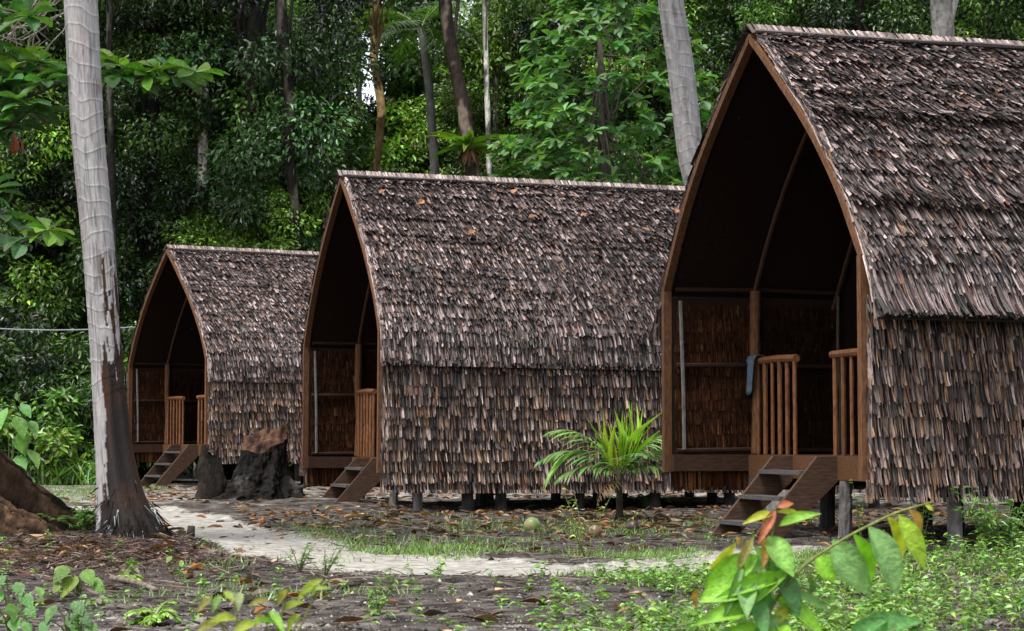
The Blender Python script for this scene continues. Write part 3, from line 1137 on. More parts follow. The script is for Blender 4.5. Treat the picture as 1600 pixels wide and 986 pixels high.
# far mass of forest that closes the view, open only where the sky shows
rng = np.random.default_rng(78)
n = 900
ce = np.stack([rng.uniform(-26, 26, n), rng.uniform(76, 88, n), rng.uniform(0, 19, n)], 1)
pxc = 800 + ce[:, 0] / ce[:, 1] * F
pyc = 688 - (ce[:, 2] - CAMZ) / ce[:, 1] * F
ok = ~((pxc > 530) & (pxc < 612) & (pyc < 205))
ce = ce[ok]
ex = A([at(rng.uniform(612, 680), rng.uniform(-40, 270), rng.uniform(64, 72)) for _ in range(70)] + [at(rng.uniform(545, 612), rng.uniform(185, 270), rng.uniform(64, 72)) for _ in range(14)] + [at(rng.uniform(540, 612), rng.uniform(-30, 40), rng.uniform(64, 72)) for _ in range(6)])
ne = len(ce)
ce = np.vstack([ce, ex])
crown_mesh(1, ce, np.concatenate([rng.uniform(1.0, 1.9, ne), rng.uniform(.5, .9, len(ex))]), 260, .24, .12, [G_DARK, G_MID, G_BRIGHT], rng).build("distant_forest", M_LEAF)
tag(bpy.data.objects["distant_forest"], "distant mass of forest foliage closing the view", "forest", kind='stuff')


# trees one can pick out
def single_tree(name, label, cat, pts, cr, seed, crown=None, tone=(.1, .085, .07), group=None, extra=None):
    """pts: (px, py, half width in px) at distance Y given by pts[0]"""
    rng = np.random.default_rng(seed)
    Y = pts[0]
    P = A([(*at(a, b, Y), px_r(c, Y)) for a, b, c in pts[1]])
    P[0, 2] = -.1
    root = empty(name, (P[0, 0], P[0, 1], 0))
    tag(root, label, cat, group)
    Q = path_interp(P, 170)
    t = MB()
    loc = Q[:, :3] - A([P[0, 0], P[0, 1], 0])

    def colf(V):
        f = fbm(V * A([5, 5, 2.5]), seed)
        pale = sstep(.53, .58, fbm(V * A([4, 4, 1.6]) + 9, seed + 4))
        return A(tone)[None] * (.6 + .8 * f)[:, None] * (.6 + 2.6 * pale)[:, None]
    t.tube(loc, Q[:, 3], 14, fn=colf, rn=.16, rs=4, seed=seed)
    if crown is not None:
        ncl, (cx, cy, cz), (rx, ry, rz), nl, ll, lw, cols = crown
        ce = ellip_clumps(ncl, loc[-1] + A([cx, cy, cz]), (rx, ry, rz), rng, .2)
        for e_ in ce[:7]:
            a_0 = loc[int(rng.integers(130, 169))]
            t.tube([a_0, (a_0 + e_) / 2 + A([0, 0, .15]), e_], [Q[-1, 3] * .4, Q[-1, 3] * .25, .01], 5, A(tone), cap=False)
        t.build("trunk", M_BARK, root, True)
        crown_mesh(seed, ce, rng.uniform(.4, .8, ncl), nl, ll, lw, cols, rng).build("crown", M_LEAF, root)
    else:
        t.build("trunk", M_BARK, root, True)
    return root


single_tree("tree", "dark trunk bending slightly, rising from behind the farthest hut's roof", "tree",
            (46, [(470, 690, 10), (467, 390, 8), (452, 250, 8), (452, 150, 9), (440, 40, 9), (436, -80, 9)]), None, 201,
            (30, (0, 0, 1), (1.6, 1.2, 1.4), 300, .125, .06, [G_DARK, G_MID]), (.026, .022, .018))
single_tree("tree", "orange brown slim trunk against the bright gap in the forest", "tree",
            (52, [(592, 690, 7), (588, 265, 6), (597, 170, 6.5), (583, 90, 6), (588, 30, 5), (590, -60, 5)]), None, 202,
            (26, (0, 0, .8), (1.3, 1.2, 1.2), 300, .125, .06, [G_MID, G_BRIGHT]), (.2, .13, .06))
single_tree("tree", "thick dark mottled trunk leaning above the middle hut's ridge", "tree",
            (47, [(745, 690, 13), (738, 275, 11), (725, 170, 11), (708, 90, 10), (697, 25, 10), (690, -80, 10)]), None, 203,
            (34, (0, 0, .6), (1.6, 1.2, 1.2), 300, .125, .06, [G_MID, G_BRIGHT, G_MID]), (.06, .045, .036))
single_tree("tree", "thin straight pale trunk just right of the bird's nest fern", "tree",
            (50, [(768, 690, 5), (765, 275, 4.5), (760, 120, 4), (757, 0, 4), (756, -60, 4)]), None, 204,
            (24, (0, 0, .4), (1.2, 1., 1.2), 300, .12, .06, [G_MID, G_BRIGHT]), (.2, .19, .17))
single_tree("tree", "very thin grey trunk, rightmost of those over the middle hut's ridge", "tree",
            (54, [(782, 690, 4), (778, 275, 3.5), (773, 180, 3), (776, 90, 3)]), None, 205,
            (16, (0, 0, .2), (.9, .8, 1.1), 100, .19, .08, [G_BRIGHT, G_YEL]), (.16, .15, .13))
single_tree("tree", "pale lichened trunk standing behind the nearest hut's ridge", "tree",
            (33, [(1480, 690, 20), (1474, 50, 17), (1470, 0, 17), (1466, -120, 16)]), None, 206,
            (30, (0, 0, 1.2), (1.6, 1.4, 1.2), 300, .13, .065, [G_DARK, G_MID]), (.3, .285, .26))
single_tree("tree", "broken grey trunk half hidden in leaves left of the farthest hut", "tree",
            (48, [(312, 690, 9), (316, 300, 8), (318, 130, 8), (327, 62, 6)]), None, 207,
            (14, (0, 0, -.6), (1.2, .8, .8), 90, .2, .08, [G_DARK]), (.17, .15, .13))
single_tree("tree", "dark trunk seen just right of the torn palm trunk", "tree",
            (44, [(180, 690, 8), (176, 330, 7), (172, 160, 5), (170, 0, 4), (168, -60, 4)]), None, 208,
            (26, (0, 0, 1), (1.5, 1.2, 1.2), 300, .125, .06, [G_DARK, G_MID]), (.016, .015, .012))
single_tree("tree", "slim pale trunk beside the upper left edge of the middle hut", "tree",
            (50, [(501, 690, 5), (500, 390, 5), (498, 260, 5), (500, 100, 4.5), (502, -60, 4)]), None, 209,
            (26, (0, 0, .9), (.9, .9, 1.0), 300, .125, .06, [G_DARK, G_MID]), (.19, .18, .16))
single_tree("tree", "bare grey stem standing in the bright sky gap", "tree",
            (66, [(566, 690, 5), (562, 160, 4), (558, 60, 4), (556, -40, 4)]), None, 210,
            (20, (0, 0, 1.4), (1.4, 1.2, 1.0), 90, .22, .09, [G_MID]), (.12, .115, .11))

# bird's nest fern perched on the leaning trunk
fr = empty("epiphytic_fern", at(733, 234, 46.6))
tag(fr, "bird's nest fern perched on the thick leaning trunk", "fern")
rng = np.random.default_rng(301)
m = MB()
nf = 30
a = rng.uniform(0, 2 * PI, nf)
d = np.stack([np.cos(a), np.sin(a), rng.uniform(.2, 1.1, nf)], 1)
put_leaves(m, leaf_tpl([.2, .45, .5, .45, .3, .03], .2, .55), np.zeros((nf, 3)), d, rng.uniform(.6, 1.0, nf), rng.uniform(.13, .2, nf), jit(G_BRIGHT * 1.1, nf, rng), rng, .1)
m.build("frond", M_LEAF, fr)
m = MB()
nf = 40
a = rng.uniform(0, 2 * PI, nf)
put_leaves(m, T_BLADE, np.stack([np.cos(a) * .1, np.sin(a) * .1, 0 * a], 1), np.stack([np.cos(a) * .6, np.sin(a) * .6, -np.ones(nf)], 1) + rng.normal(0, .2, (nf, 3)), rng.uniform(.2, .5, nf), .07, jit((.12, .055, .025), nf, rng), rng, .3)
m.build("dead_fronds", M_DRYLEAF, fr)


# large leaved trees: rosettes of big leaves at the twig ends
def rosette(mb, c, axis, n, ll, lw, col, rng, tpl=T_OBOV, spread=1.0, droop=.5):
    a = np.arange(n) * 2.4 + rng.uniform(0, 6)
    ax = nrm(A(axis, float))
    x = nrm(np.cross(ax, A([.31, .9, .2])))
    y = np.cross(ax, x)
    el = np.linspace(.1, 1.0, n)
    d = (np.cos(a)[:, None] * x + np.sin(a)[:, None] * y) * spread + ax * (el * rng.uniform(.2, 1.3, n) - rng.uniform(0, .9, n) * droop)[:, None] - A([0, 0, .1])
    put_leaves(mb, tpl, np.repeat(A(c, float)[None], n, 0), d, ll * rng.uniform(.65, 1.15, n), lw * rng.uniform(.8, 1.15, n), jit(col, n, rng, .22), rng, .3)


rng = np.random.default_rng(401)
Y = 38.0
bt = empty("large_leaved_tree", (1.9, Y, 0))
tag(bt, "bright tree of large pale green leaves between the middle and nearest huts", "tree")
t = MB()
t.tube([(0, 0, -.1), (.1, 0, 2), (-.1, .1, 4), (-.2, 0, 6), (-.3, 0, 8.2)], [.2, .17, .14, .1, .05], 9, (.07, .06, .05), .15, 3, 4)
cb = MB()
ends = []
for i in range(620):
    zz = rng.uniform(1.5, 9.2)
    r = 1.9 * math.sqrt(max(.05, 1 - ((zz - 5.0) / 4.6) ** 2)) * rng.uniform(.55, 1.05)
    aa = rng.uniform(0, 2 * PI)
    c = A([math.cos(aa) * r * 1.1 - .1, math.sin(aa) * r, zz])
    ends.append(c)
    rosette(cb, c, A([math.cos(aa) * .5, math.sin(aa) * .5, 1.0]), rng.integers(8, 13), .27, .13, A([.085, .165, .055]) if rng.random() < .7 else A([.05, .12, .035]), rng, T_OBOV)
limbs(t, A([-.3, 0, 8.2]), A(ends), .1, rng, A([.07, .06, .05]), 26)
t.build("trunk", M_BARK, bt, True)
cb.build("crown", M_GLOSSLEAF, bt)

# tropical almond at the left edge: buttress roots, a branch reaching across the palm trunk
rng = np.random.default_rng(411)
TX, TY = at(-95, 700, 18.8)[0], 18.8
al = empty("almond_tree", (TX, TY, 0))
tag(al, "big buttressed tree at the left edge with glossy leaf rosettes", "tree")
t = MB()


def barkcol(V):
    f = fbm(V * 4, 77)
    return A([.05, .03, .018])[None] * (1 + 1.3 * sstep(.55, .66, fbm(V * A([12, 12, 5]), 78)))[:, None] * (.35 + 1.3 * f)[:, None]


t.tube([(0, 0, -.1), (0, 0, .8), (-.05, 0, 2), (0, .05, 4), (-.1, 0, 7), (-.1, 0, 9)], [.55, .42, .36, .3, .22, .12], 18, fn=barkcol, rn=.14, rs=2.5, seed=5)
t.build("trunk", M_BARK, al, True)


def root_fin(ang, length, h, thick, bend, seed):
    m = MB()
    k, r = 70, 33
    G = np.zeros((k, r, 3))
    for i in range(k):
        f = i / (k - 1)
        rad = .25 + length * f
        an = ang + bend * f * f
        top = h * (1 - f) ** 1.25 * (1 + .1 * math.sin(f * 7 + seed)) + .06 * (1 - f) - .02
        for j in range(r):
            q = j / (r - 1) * 2 - 1                       # -1 foot, 0 crest, 1 other foot
            z = max(top, .0) * (1 - abs(q) ** 2.2) - .06 * abs(q)
            wdt = thick * (.25 + .75 * abs(q) ** 1.3) * (1.5 - .9 * f) * np.sign(q)
            G[i, j] = (math.cos(an) * rad - math.sin(an) * wdt, math.sin(an) * rad + math.cos(an) * wdt, z)
    I_, J_ = np.meshgrid(np.arange(k), np.arange(r), indexing='ij')
    stk = fbm(np.stack([I_.ravel() * .05, J_.ravel() * .45, 0 * I_.ravel() + seed], 1), 88, 4)
    G[..., 2] += ((stk - .5) * .10).reshape(k, r) * (G[..., 2] > .03)
    q = G.reshape(-1, 3)
    q += ((fbm(q * 5, seed) - .5) * .10)[:, None] * A([0, 0, 1]) + (fbm(q * 9, seed + 3) - .5)[:, None] * A([.09, .09, 0]) + (fbm(q * A([30, 30, 9]), seed + 6, 4) - .5)[:, None] * A([.05, .05, .03])
    m.grid(G, barkcol(q) * .36 * (.25 + 1.5 * sstep(.3, .72, stk))[:, None])
    return m.build("buttress_root", M_BARK, al, True)


root_fin(.2, 1.5, .95, .095, .1, 1)
root_fin(-.75, 1.3, .9, .095, .45, 2)
root_fin(-1.5, 1.1, .6, .2, .2, 3)
root_fin(1.5, 1.2, .7, .2, .2, 4)
root_fin(3.0, 1.3, .7, .2, .2, 6)
lf = MB()
O = A([TX, TY, 0])


def branch_to(pts, r0):
    P = A(pts) - O
    br = MB()
    br.tube(path_interp(P, 16), np.linspace(r0, .008, 16), 6, (.05, .04, .03), .1, 6, 3, cap=False)
    br.build("branch", M_BARK, al, True)


BR = [((-95, 60, 18.8), (0, 100, 18.9), (120, 118, 18.8), (210, 122, 18.7), (305, 112, 18.5)),
      ((-95, 80, 18.8), (-20, 140, 18.3), (40, 155, 18.1), (95, 130, 18.0)),
      ((-95, 220, 18.8), (-40, 200, 18.2), (10, 205, 18.0), (40, 175, 17.9)),
      ((-95, 420, 18.8), (-40, 400, 18.3), (20, 385, 18.0), (75, 362, 18.0)),
      ((-95, 0, 18.8), (-40, 10, 18.4), (10, 15, 18.2), (45, 25, 18.1)),
      ((-95, 350, 18.8), (-40, 335, 18.3), (5, 330, 18.1))]
for b in BR:
    branch_to([at(*q) for q in b], .045)
RO = [(305, 112, 18.5, 1), (250, 108, 18.6, 1), (232, 118, 18.5, 1), (185, 100, 18.7, 1), (178, 118, 18.5, 0), (205, 128, 18.6, 0), (270, 120, 18.7, 0), (140, 112, 18.9, 0),
      (95, 112, 18.2, 1), (60, 95, 18.3, 1), (30, 118, 18.2, 0), (70, 128, 18.0, 0), (5, 130, 18.1, 0), (40, 160, 17.9, 0), (100, 130, 18.5, 0), (20, 90, 18.5, 1), (-15, 115, 18.3, 0), (-10, 160, 18.2, 0),
      (50, 175, 18, 0), (25, 195, 18.1, 0), (-10, 205, 18.2, 0), (75, 360, 18, 1), (40, 372, 18.1, 0), (0, 335, 18.2, 0), (10, 390, 18.3, 0), (-20, 300, 18.2, 0), (10, 20, 18.2, 0), (45, 25, 18.0, 0), (-20, 40, 18.2, 0), (-10, 60, 18.4, 0), (-30, 440, 18.2, 0)]
for (px, py, yy, brt) in RO:
    c = at(px, py, yy) - O
    rosette(lf, c, (rng.normal(.1, .2), rng.normal(-.25, .2), 1), int(rng.integers(9, 13)), .30, .135, A([.10, .2, .03]) if brt else A([.05, .115, .035]), rng)
c = at(22, 205, 17.9) - O
put_leaves(lf, T_OBOV, A([c, c + A([.03, 0, -.02])]), A([[.1, -.1, -1], [.5, -.2, -1.]]), .2, .08, A([[.13, .03, .014], [.10, .03, .014]]), rng, .2)
lf.build("foliage", M_GLOSSLEAF, al)

# bare vines hanging at the upper left
vm = MB()
for i in range(9):
    a0 = at(-60 + rng.uniform(-20, 10), 60 + rng.uniform(-50, 30), 20)
    a1 = at(105 + rng.uniform(-10, 40), -30 + rng.uniform(-20, 40), 20.5)
    md = (a0 + a1) / 2 + A([rng.normal(0, .1), 0, -.25 + rng.normal(0, .12)])
    vm.tube(path_interp(A([a0, md, a1]), 12) + rng.normal(0, .012, (12, 3)), .007, 4, A([.2, .17, .14]) * rng.uniform(.7, 1.3), cap=False)
for i in range(10):
    a0 = at(rng.uniform(0, 60), rng.uniform(25, 45), 20)
    vm.tube([a0, a0 + A([rng.normal(.03, .06), 0, -.12]), a0 + A([rng.normal(.05, .1), 0, -.24])], .005, 4, A([.2, .17, .14]), cap=False)
tag(vm.build("bare_vine", M_BARK), "tangle of bare grey vines behind the palm at the top left", "vine")


def hut_clear(x, y, m=.15):
    ok = np.ones(len(x), bool)
    for (hx, hy, a, L) in ((2.115, 18.5, 17.2, 7.2), (-2.25, 27.9, 19, 6.9), (-6.54, 40.2, 33, 6.6)):
        ca, sa = math.cos(math.radians(a)), math.sin(math.radians(a))
        u = (x - hx) * ca + (y - hy) * sa
        v = -(x - hx) * sa + (y - hy) * ca
        ok &= ~((u > -.1 - m * .5) & (u < L + m) & (np.abs(v) < 2.1 + m))
    return ok



# understorey bushes
def bush_proto(name, seed, h, rad, ncl, nl, ll, lw, cols, tpl=T_LEAF6, mat=None):
    rng = np.random.default_rng(seed)
    root = empty(name, (0, 0, 0))
    ce = ellip_clumps(ncl, (0, 0, h * .5), (rad, rad, h * .5), rng, .3)
    s = MB()
    for k in range(8):
        e = ce[rng.integers(ncl)]
        s.tube([(0, 0, -.05), e * A([.4, .4, .5]), e], [.025, .018, .006], 5, (.09, .07, .05), cap=False)
    s.build("stem", M_BARK, root)
    crown_mesh(seed, ce, rng.uniform(.25, .5, ncl) * rad * .8, nl, ll, lw, cols, rng, tpl).build("foliage", mat or M_LEAF, root)
    return root


BUSH = [bush_proto("bush", 501, 2.6, 1.3, 60, 210, .13, .06, [G_DARK, G_MID]),
        bush_proto("bush", 502, 3.4, 1.4, 70, 190, .14, .07, [G_MID, G_DARK, G_DARK], T_LEAF6),
        bush_proto("bush", 503, 1.5, 1.2, 50, 170, .14, .07, [G_MID, G_BRIGHT, G_MID], T_LEAF6)]
for o in BUSH:
    tag(o, "leafy bush at the dark edge of the forest behind the huts", "bush", "bushes along the forest edge")
rng = np.random.default_rng(90)
BS = []
for x in np.arange(-12.5, -6.5, 1.25):
    BS += [(x, 45 + rng.uniform(-1, 2), [0, 1][rng.integers(2)]), (x + .5, 42.8 + rng.uniform(-.5, .5), 2)]
for x in np.arange(-6, 14, 1.6):
    BS += [(x, 47.5 + rng.uniform(-1, 1.5), [0, 1, 2][rng.integers(3)])]
for x in np.arange(3.2, 12, 1.6):
    BS += [(x, 41 + rng.uniform(-1, 1.5), [0, 1][rng.integers(2)])]
fst = [True] * 3
BS = [b for b in BS if hut_clear(A([b[0]]), A([b[1]]), 1.6)[0]]
for (x, y, k) in BS:
    o = BUSH[k] if fst[k] else copy_tree(BUSH[k])
    fst[k] = False
    o.location = (x, y, 0)
    s = rng.uniform(.85, 1.3)
    o.scale = (s, s, s * rng.uniform(.9, 1.2))
    o.rotation_euler = (0, 0, rng.uniform(0, 6.28))

# ------------------------------------------------------------------ stump, roots, sticks
sx, sy = -3.42, 28.7
st = empty("tree_stump", (sx, sy, gz(sx, sy) - .04))
tag(st, "charred tree stump with a slanted brown cut, in front of the farthest hut", "stump")
k, n = 70, 160
th = np.arange(n) * 2 * PI / n
but = np.zeros(n)
for (a, w, q) in ((-.35, .22, .5), (-1.1, .28, .28), (-1.9, .25, .38), (2.9, .2, .3), (1.4, .3, .3), (.6, .25, .3), (-2.7, .2, .35)):
    dd = np.angle(np.exp(1j * (th - a)))
    but += q * np.exp(-(dd / w) ** 2)
G = np.zeros((k, n + 1, 3))
for i in range(k):
    f = i / (k - 1)
    rr = (.31 + .12 * (1 - f) ** 2) + but * .6 * (1 - f) ** 2.4
    rr = rr * (1 + .1 * (fbm(np.stack([np.cos(th) * 2.5, np.sin(th) * 2.5, np.full(n, f * 3)], 1), 61) - .5) * 2)
    x, y = np.cos(th) * rr, np.sin(th) * rr
    ztop = .80 + .16 * x + .5 * y + .02 * np.sin(th * 5) + .12 * np.exp(-((th - .5) / .35) ** 2)
    z = f * ztop
    g = np.stack([x + .04 * f, y, z], 1)
    G[i, :n] = g
    G[i, n] = g[0]
q = G.reshape(-1, 3)
q[:, :2] *= (1 + (fbm(q * A([11, 11, 3.0]), 63, 5) - .5) * .5 + (fbm(q * 22, 67, 3) - .5) * .12)[:, None]
G[:, n] = G[:, 0]
f = fbm(q * A([7, 7, 3]), 64, 4)
dcol = A([.008, .0068, .006])[None] * (.4 + 1.4 * f)[:, None]
br_ = sstep(.5, .68, fbm(q * A([6, 6, 2]), 66)) * sstep(.3, .8, q[:, 2])
dcol = dcol * (1 - br_[:, None]) + A([.06, .028, .017])[None] * br_[:, None]
gy_ = sstep(.52, .62, fbm(q * 4 + 3, 69)) * sstep(.5, .15, q[:, 2])
dcol = dcol * (1 - gy_[:, None]) + A([.035, .032, .03])[None] * gy_[:, None]
s = MB()
s.grid(G, dcol)
s.build("trunk", M_BARK, st, True)
s = MB()
rim = G[-1, :n]
ctr = rim.mean(0)
rings = []
for q_ in np.linspace(1, .02, 9):
    p = ctr + (rim - ctr) * q_
    p[:, 2] += (fbm(p * A([9, 4, 1]), 70) - .5) * .05 * (1 if q_ < 1 else 0)
    rings.append(np.vstack([p, p[:1]]))
rings = A(rings)
cc = fbm(rings.reshape(-1, 3) * A([14, 5, 3]), 72)
s.grid(rings, A([.036, .018, .011])[None] * (.1 + 2.0 * sstep(.25, .7, cc))[:, None])
s.build("cut_face", M_BARK, st, True)
# broken buttress standing beside the stump
s = MB()
k2 = 14
G = np.zeros((k2, 13, 3))
for i in range(k2):
    f = i / (k2 - 1)
    for j in range(13):
        a = j / 12 * 2 * PI
        r0 = .19 * (1 - f * .45)
        G[i, j] = (math.cos(a) * r0 * 1.15 - .68 + .02 * math.sin(f * 5), math.sin(a) * r0 * .8 - .1, f * (.66 + .1 * math.sin(a * 3 + 1)))
q = G.reshape(-1, 3)
q[:, 0] += (fbm(q * 6, 75) - .5) * .12
s.grid(q.reshape(G.shape), A([.015, .012, .010])[None] * (.4 + 1.4 * fbm(q * 6, 76))[:, None])
s.tube([G[-1].mean(0) - A([0, 0, .03]), G[-1].mean(0) - A([0, 0, .01])], [.1, .08], 8, (.06, .045, .035))
s.build("buttress", M_BARK, st, True)

p = gat(298, 850)
s = MB()
s.tube([(p[0], p[1], -.05), (p[0], p[1], .08), (p[0] + .005, p[1], .155)], [.04, .036, .032], 9, (.03, .024, .02), .2, 9, 3)
tag(s.build("wooden_peg", M_BARK, None, True), "short black wooden peg standing in the sand by the torn palm's foot", "peg")


def log_(px0, py0, px1, py1, r, name, label, col, seed):
    a, b = gat(px0, py0), gat(px1, py1)
    a[2], b[2] = gz(*a[:2]) + r * .6, gz(*b[:2]) + r * .6
    P = path_interp(A([a, (a + b) / 2 + A([0, .03, r * .5]), b]), 12)
    m = MB()
    m.tube(P, np.linspace(r, r * .6, 12), 8, col, .3, 8, seed)
    tag(m.build(name, M_BARK, None, True), label, "stick")


log_(90, 752, 160, 748, .09, "fallen_log", "dark fallen log lying beyond the torn palm trunk", (.05, .04, .034), 1)
log_(470, 765, 545, 752, .04, "fallen_branch", "dark branch on the sand left of the middle hut's steps", (.05, .04, .034), 2)
log_(175, 905, 245, 921, .022, "stick", "pale curved stick lying near the two small ferns", (.14, .11, .09), 3)
log_(505, 930, 562, 920, .018, "stick", "dark stick on the bare soil below the sandy path", (.05, .04, .034), 4)
log_(1400, 893, 1475, 880, .022, "stick", "grey brown stick lying below the nearest hut's long wall", (.16, .13, .11), 5)
log_(1300, 905, 1345, 896, .015, "stick", "thin grey stick among the weeds behind the hanging leaves", (.16, .13, .11), 6)

# coconuts
for (px, py, r, c, lab) in ((832, 826, .085, (.16, .24, .07), "green coconut lying on the leaf litter before the middle hut"),
                            (990, 834, .06, (.05, .03, .024), "small dark brown coconut lying near the young palm"),
                            (930, 838, .06, (.2, .12, .075), "dry tan coconut husk half sunk in the leaf litter")):
    p = gat(px, py)
    m = MB()
    k = 12
    ph = np.linspace(0, PI, k)
    ax = nrm(A([-.5, -1.0, .15]))
    pts = [A([p[0], p[1], gz(*p[:2]) + r * .85]) + ax * r * 1.12 * math.cos(q) for q in ph]
    rr = [max(r * math.sin(q), .002) * (1 + .05 * math.cos(q)) for q in ph]
    m.tube(pts, rr, 16, fn=None, col=c, rn=.05, rs=8)
    cz = m.C[0].copy()
    if c[1] > .2:
        cz[:32] = (.28, .2, .08)
    m.C[0] = cz
    o = empty("coconut", (p[0], p[1], gz(*p[:2])))
    tag(o, lab, "coconut")
    for i in range(len(m.V)):
        m.V[i] = m.V[i] - A([p[0], p[1], gz(*p[:2])])
    m.build("husk", M_FRUIT, o, True)

# overhead cable to the farthest hut
m = MB()
a, b = at(-160, 498, 38.0), at(208, 511, 39.8)
f = np.linspace(0, 1, 24)
P = a[None] * (1 - f[:, None]) + b[None] * f[:, None]
P[:, 2] -= .12 * 4 * f * (1 - f)
m.tube(P, .011, 5, (.3, .32, .34))
tag(m.build("cable", M_CABLE), "thin grey cable running to the farthest hut", "cable")
pole = MB()
pole.tube([(a[0], a[1], -.1), (a[0] + .03, a[1], 1.8), (a[0], a[1], 3.4)], [.07, .06, .05], 9, (.1, .085, .07), .1, 4, 2)
tag(pole.build("cable_post", M_BARK), "wooden post that carries the grey cable", "post")

# ------------------------------------------------------------------ young coconut palm
rng = np.random.default_rng(601)
yp = gat(968, 812)
yb = empty("young_palm", (yp[0], yp[1], gz(*yp[:2])))
tag(yb, "young coconut palm with a yellow green spear against the middle hut's wall", "palm tree")
m = MB()
m.tube([(0, 0, -.03), (0, 0, .1), (.0, 0, .32), (-.01, 0, .6)], [.06, .045, .036, .028], 9, (.045, .035, .025), .2, 8, 2)
m.build("trunk", M_BARK, yb, True)
GP, YG = A([.105, .19, .05]), A([.24, .36, .03])
for (az, el, ln, dr, col, lf_, wd, vee) in (
        (3.0, .75, 1.0, 1.5, GP, .42, .042, -.12), (2.7, 1.0, 1.05, 1.5, GP * 1.5, .46, .036, -.1), (.3, .8, 1.0, 1.5, GP, .42, .04, -.1), (-.1, 1.0, 1.0, 1.5, GP * 1.5, .42, .038, -.1),
        (3.5, .45, .8, 1.3, GP * .9, .34, .034, .0), (-.5, .5, .75, 1.4, GP, .32, .034, .0), (-1.2, .7, .7, 1.2, GP * .8, .3, .028, .1), (1.4, .9, .9, 1.3, GP, .34, .03, .1)):
    m = MB()
    frond(m, (0, 0, .5), (math.cos(az) * math.cos(el), math.sin(az) * math.cos(el) * .8, math.sin(el)), ln, dr, 20, lf_, wd, col, rng, vee, 0, (.12, .16, .05))
    m.build("frond", M_LEAF, yb)
m = MB()
n_ = 30
ang = np.concatenate([rng.normal(-.38, .1, 10), rng.normal(.0, .12, 8), rng.normal(.42, .1, 12)])
put_leaves(m, T_LANCE, A([0, 0, .52]) + np.stack([ang * .12, 0 * ang, rng.uniform(0, .12, n_)], 1), np.stack([np.sin(ang), rng.normal(-.08, .12, n_), np.cos(ang)], 1), rng.uniform(.45, .72, n_), .036, jit(YG * 1.1, n_, rng, .2), rng, .4, A([0, -1., .2]))
m.build("spear_frond", M_LEAF, yb)
for az in (4.0,):
    m = MB()
    frond(m, (0, 0, .42), (math.cos(az) * .8, math.sin(az) * .8, .15), .5, 1.9, 10, .16, .025, A([.16, .10, .05]), rng, -.15, 0, (.12, .08, .04))
    m.build("dead_frond", M_DRYLEAF, yb)
for az, el in ((3.15, .1), (-.15, .05)):
    m = MB()
    c = A([math.cos(az) * .42, -.05, .78])
    m.tube([(0, 0, .5), c * A([.5, .5, .95]), c], [.012, .01, .008], 5, (.14, .18, .06))
    for s_ in (-.5, .0, .45):
        put_leaves(m, leaf_tpl([.1, .3, .48, .5, .4, .02], .2, .6), c[None], A([[math.cos(az), s_ * .5 - .1, -.25]]), .55, .12, jit(GP * 1.8, 1, rng, .1), rng, .05)
    m.build("split_leaf", M_LEAF, yb)

# ------------------------------------------------------------------ sapling close to the camera: glossy green and reddish young leaves
rng = np.random.default_rng(611)
SY = 5.6
sp0 = at(1195, 1300, SY)
sp = empty("sapling", (sp0[0], sp0[1], gz(sp0[0], sp0[1])))
tag(sp, "close sapling with large glossy green leaves and orange young tips, before the nearest hut's steps", "sapling")
O = A(sp.location)
m = MB()
Pm = [at(1195, 1290, SY), at(1190, 1100, SY), at(1188, 960, SY), at(1200, 880, SY), at(1213, 790, SY)]
Pm[0][2] = O[2] - .03
m.tube(path_interp(A(Pm) - O, 24), np.linspace(.007, .003, 24), 7, (.13, .17, .05), cap=False)
Pb = [at(1190, 985, SY), at(1215, 930, SY), at(1262, 878, SY - .05), at(1330, 835, SY - .08), at(1400, 800, SY - .1), at(1455, 785, SY - .1)]
m.tube(path_interp(A(Pb) - O, 24), np.linspace(.0055, .0025, 24), 6, (.2, .22, .06), cap=False)
Pc = [at(1188, 1000, SY), at(1240, 1010, SY - .1), at(1330, 1005, SY - .25), at(1400, 985, SY - .3)]
m.tube(path_interp(A(Pc) - O, 12), np.linspace(.006, .003, 12), 5, (.13, .17, .05), cap=False)
m.build("stem", M_GLOSSLEAF, sp, True)
LG, BG, YO, OR, RD, DG = A([.12, .225, .07]), A([.16, .33, .025]), A([.30, .30, .03]), A([.26, .14, .03]), A([.28, .085, .04]), A([.05, .13, .035])
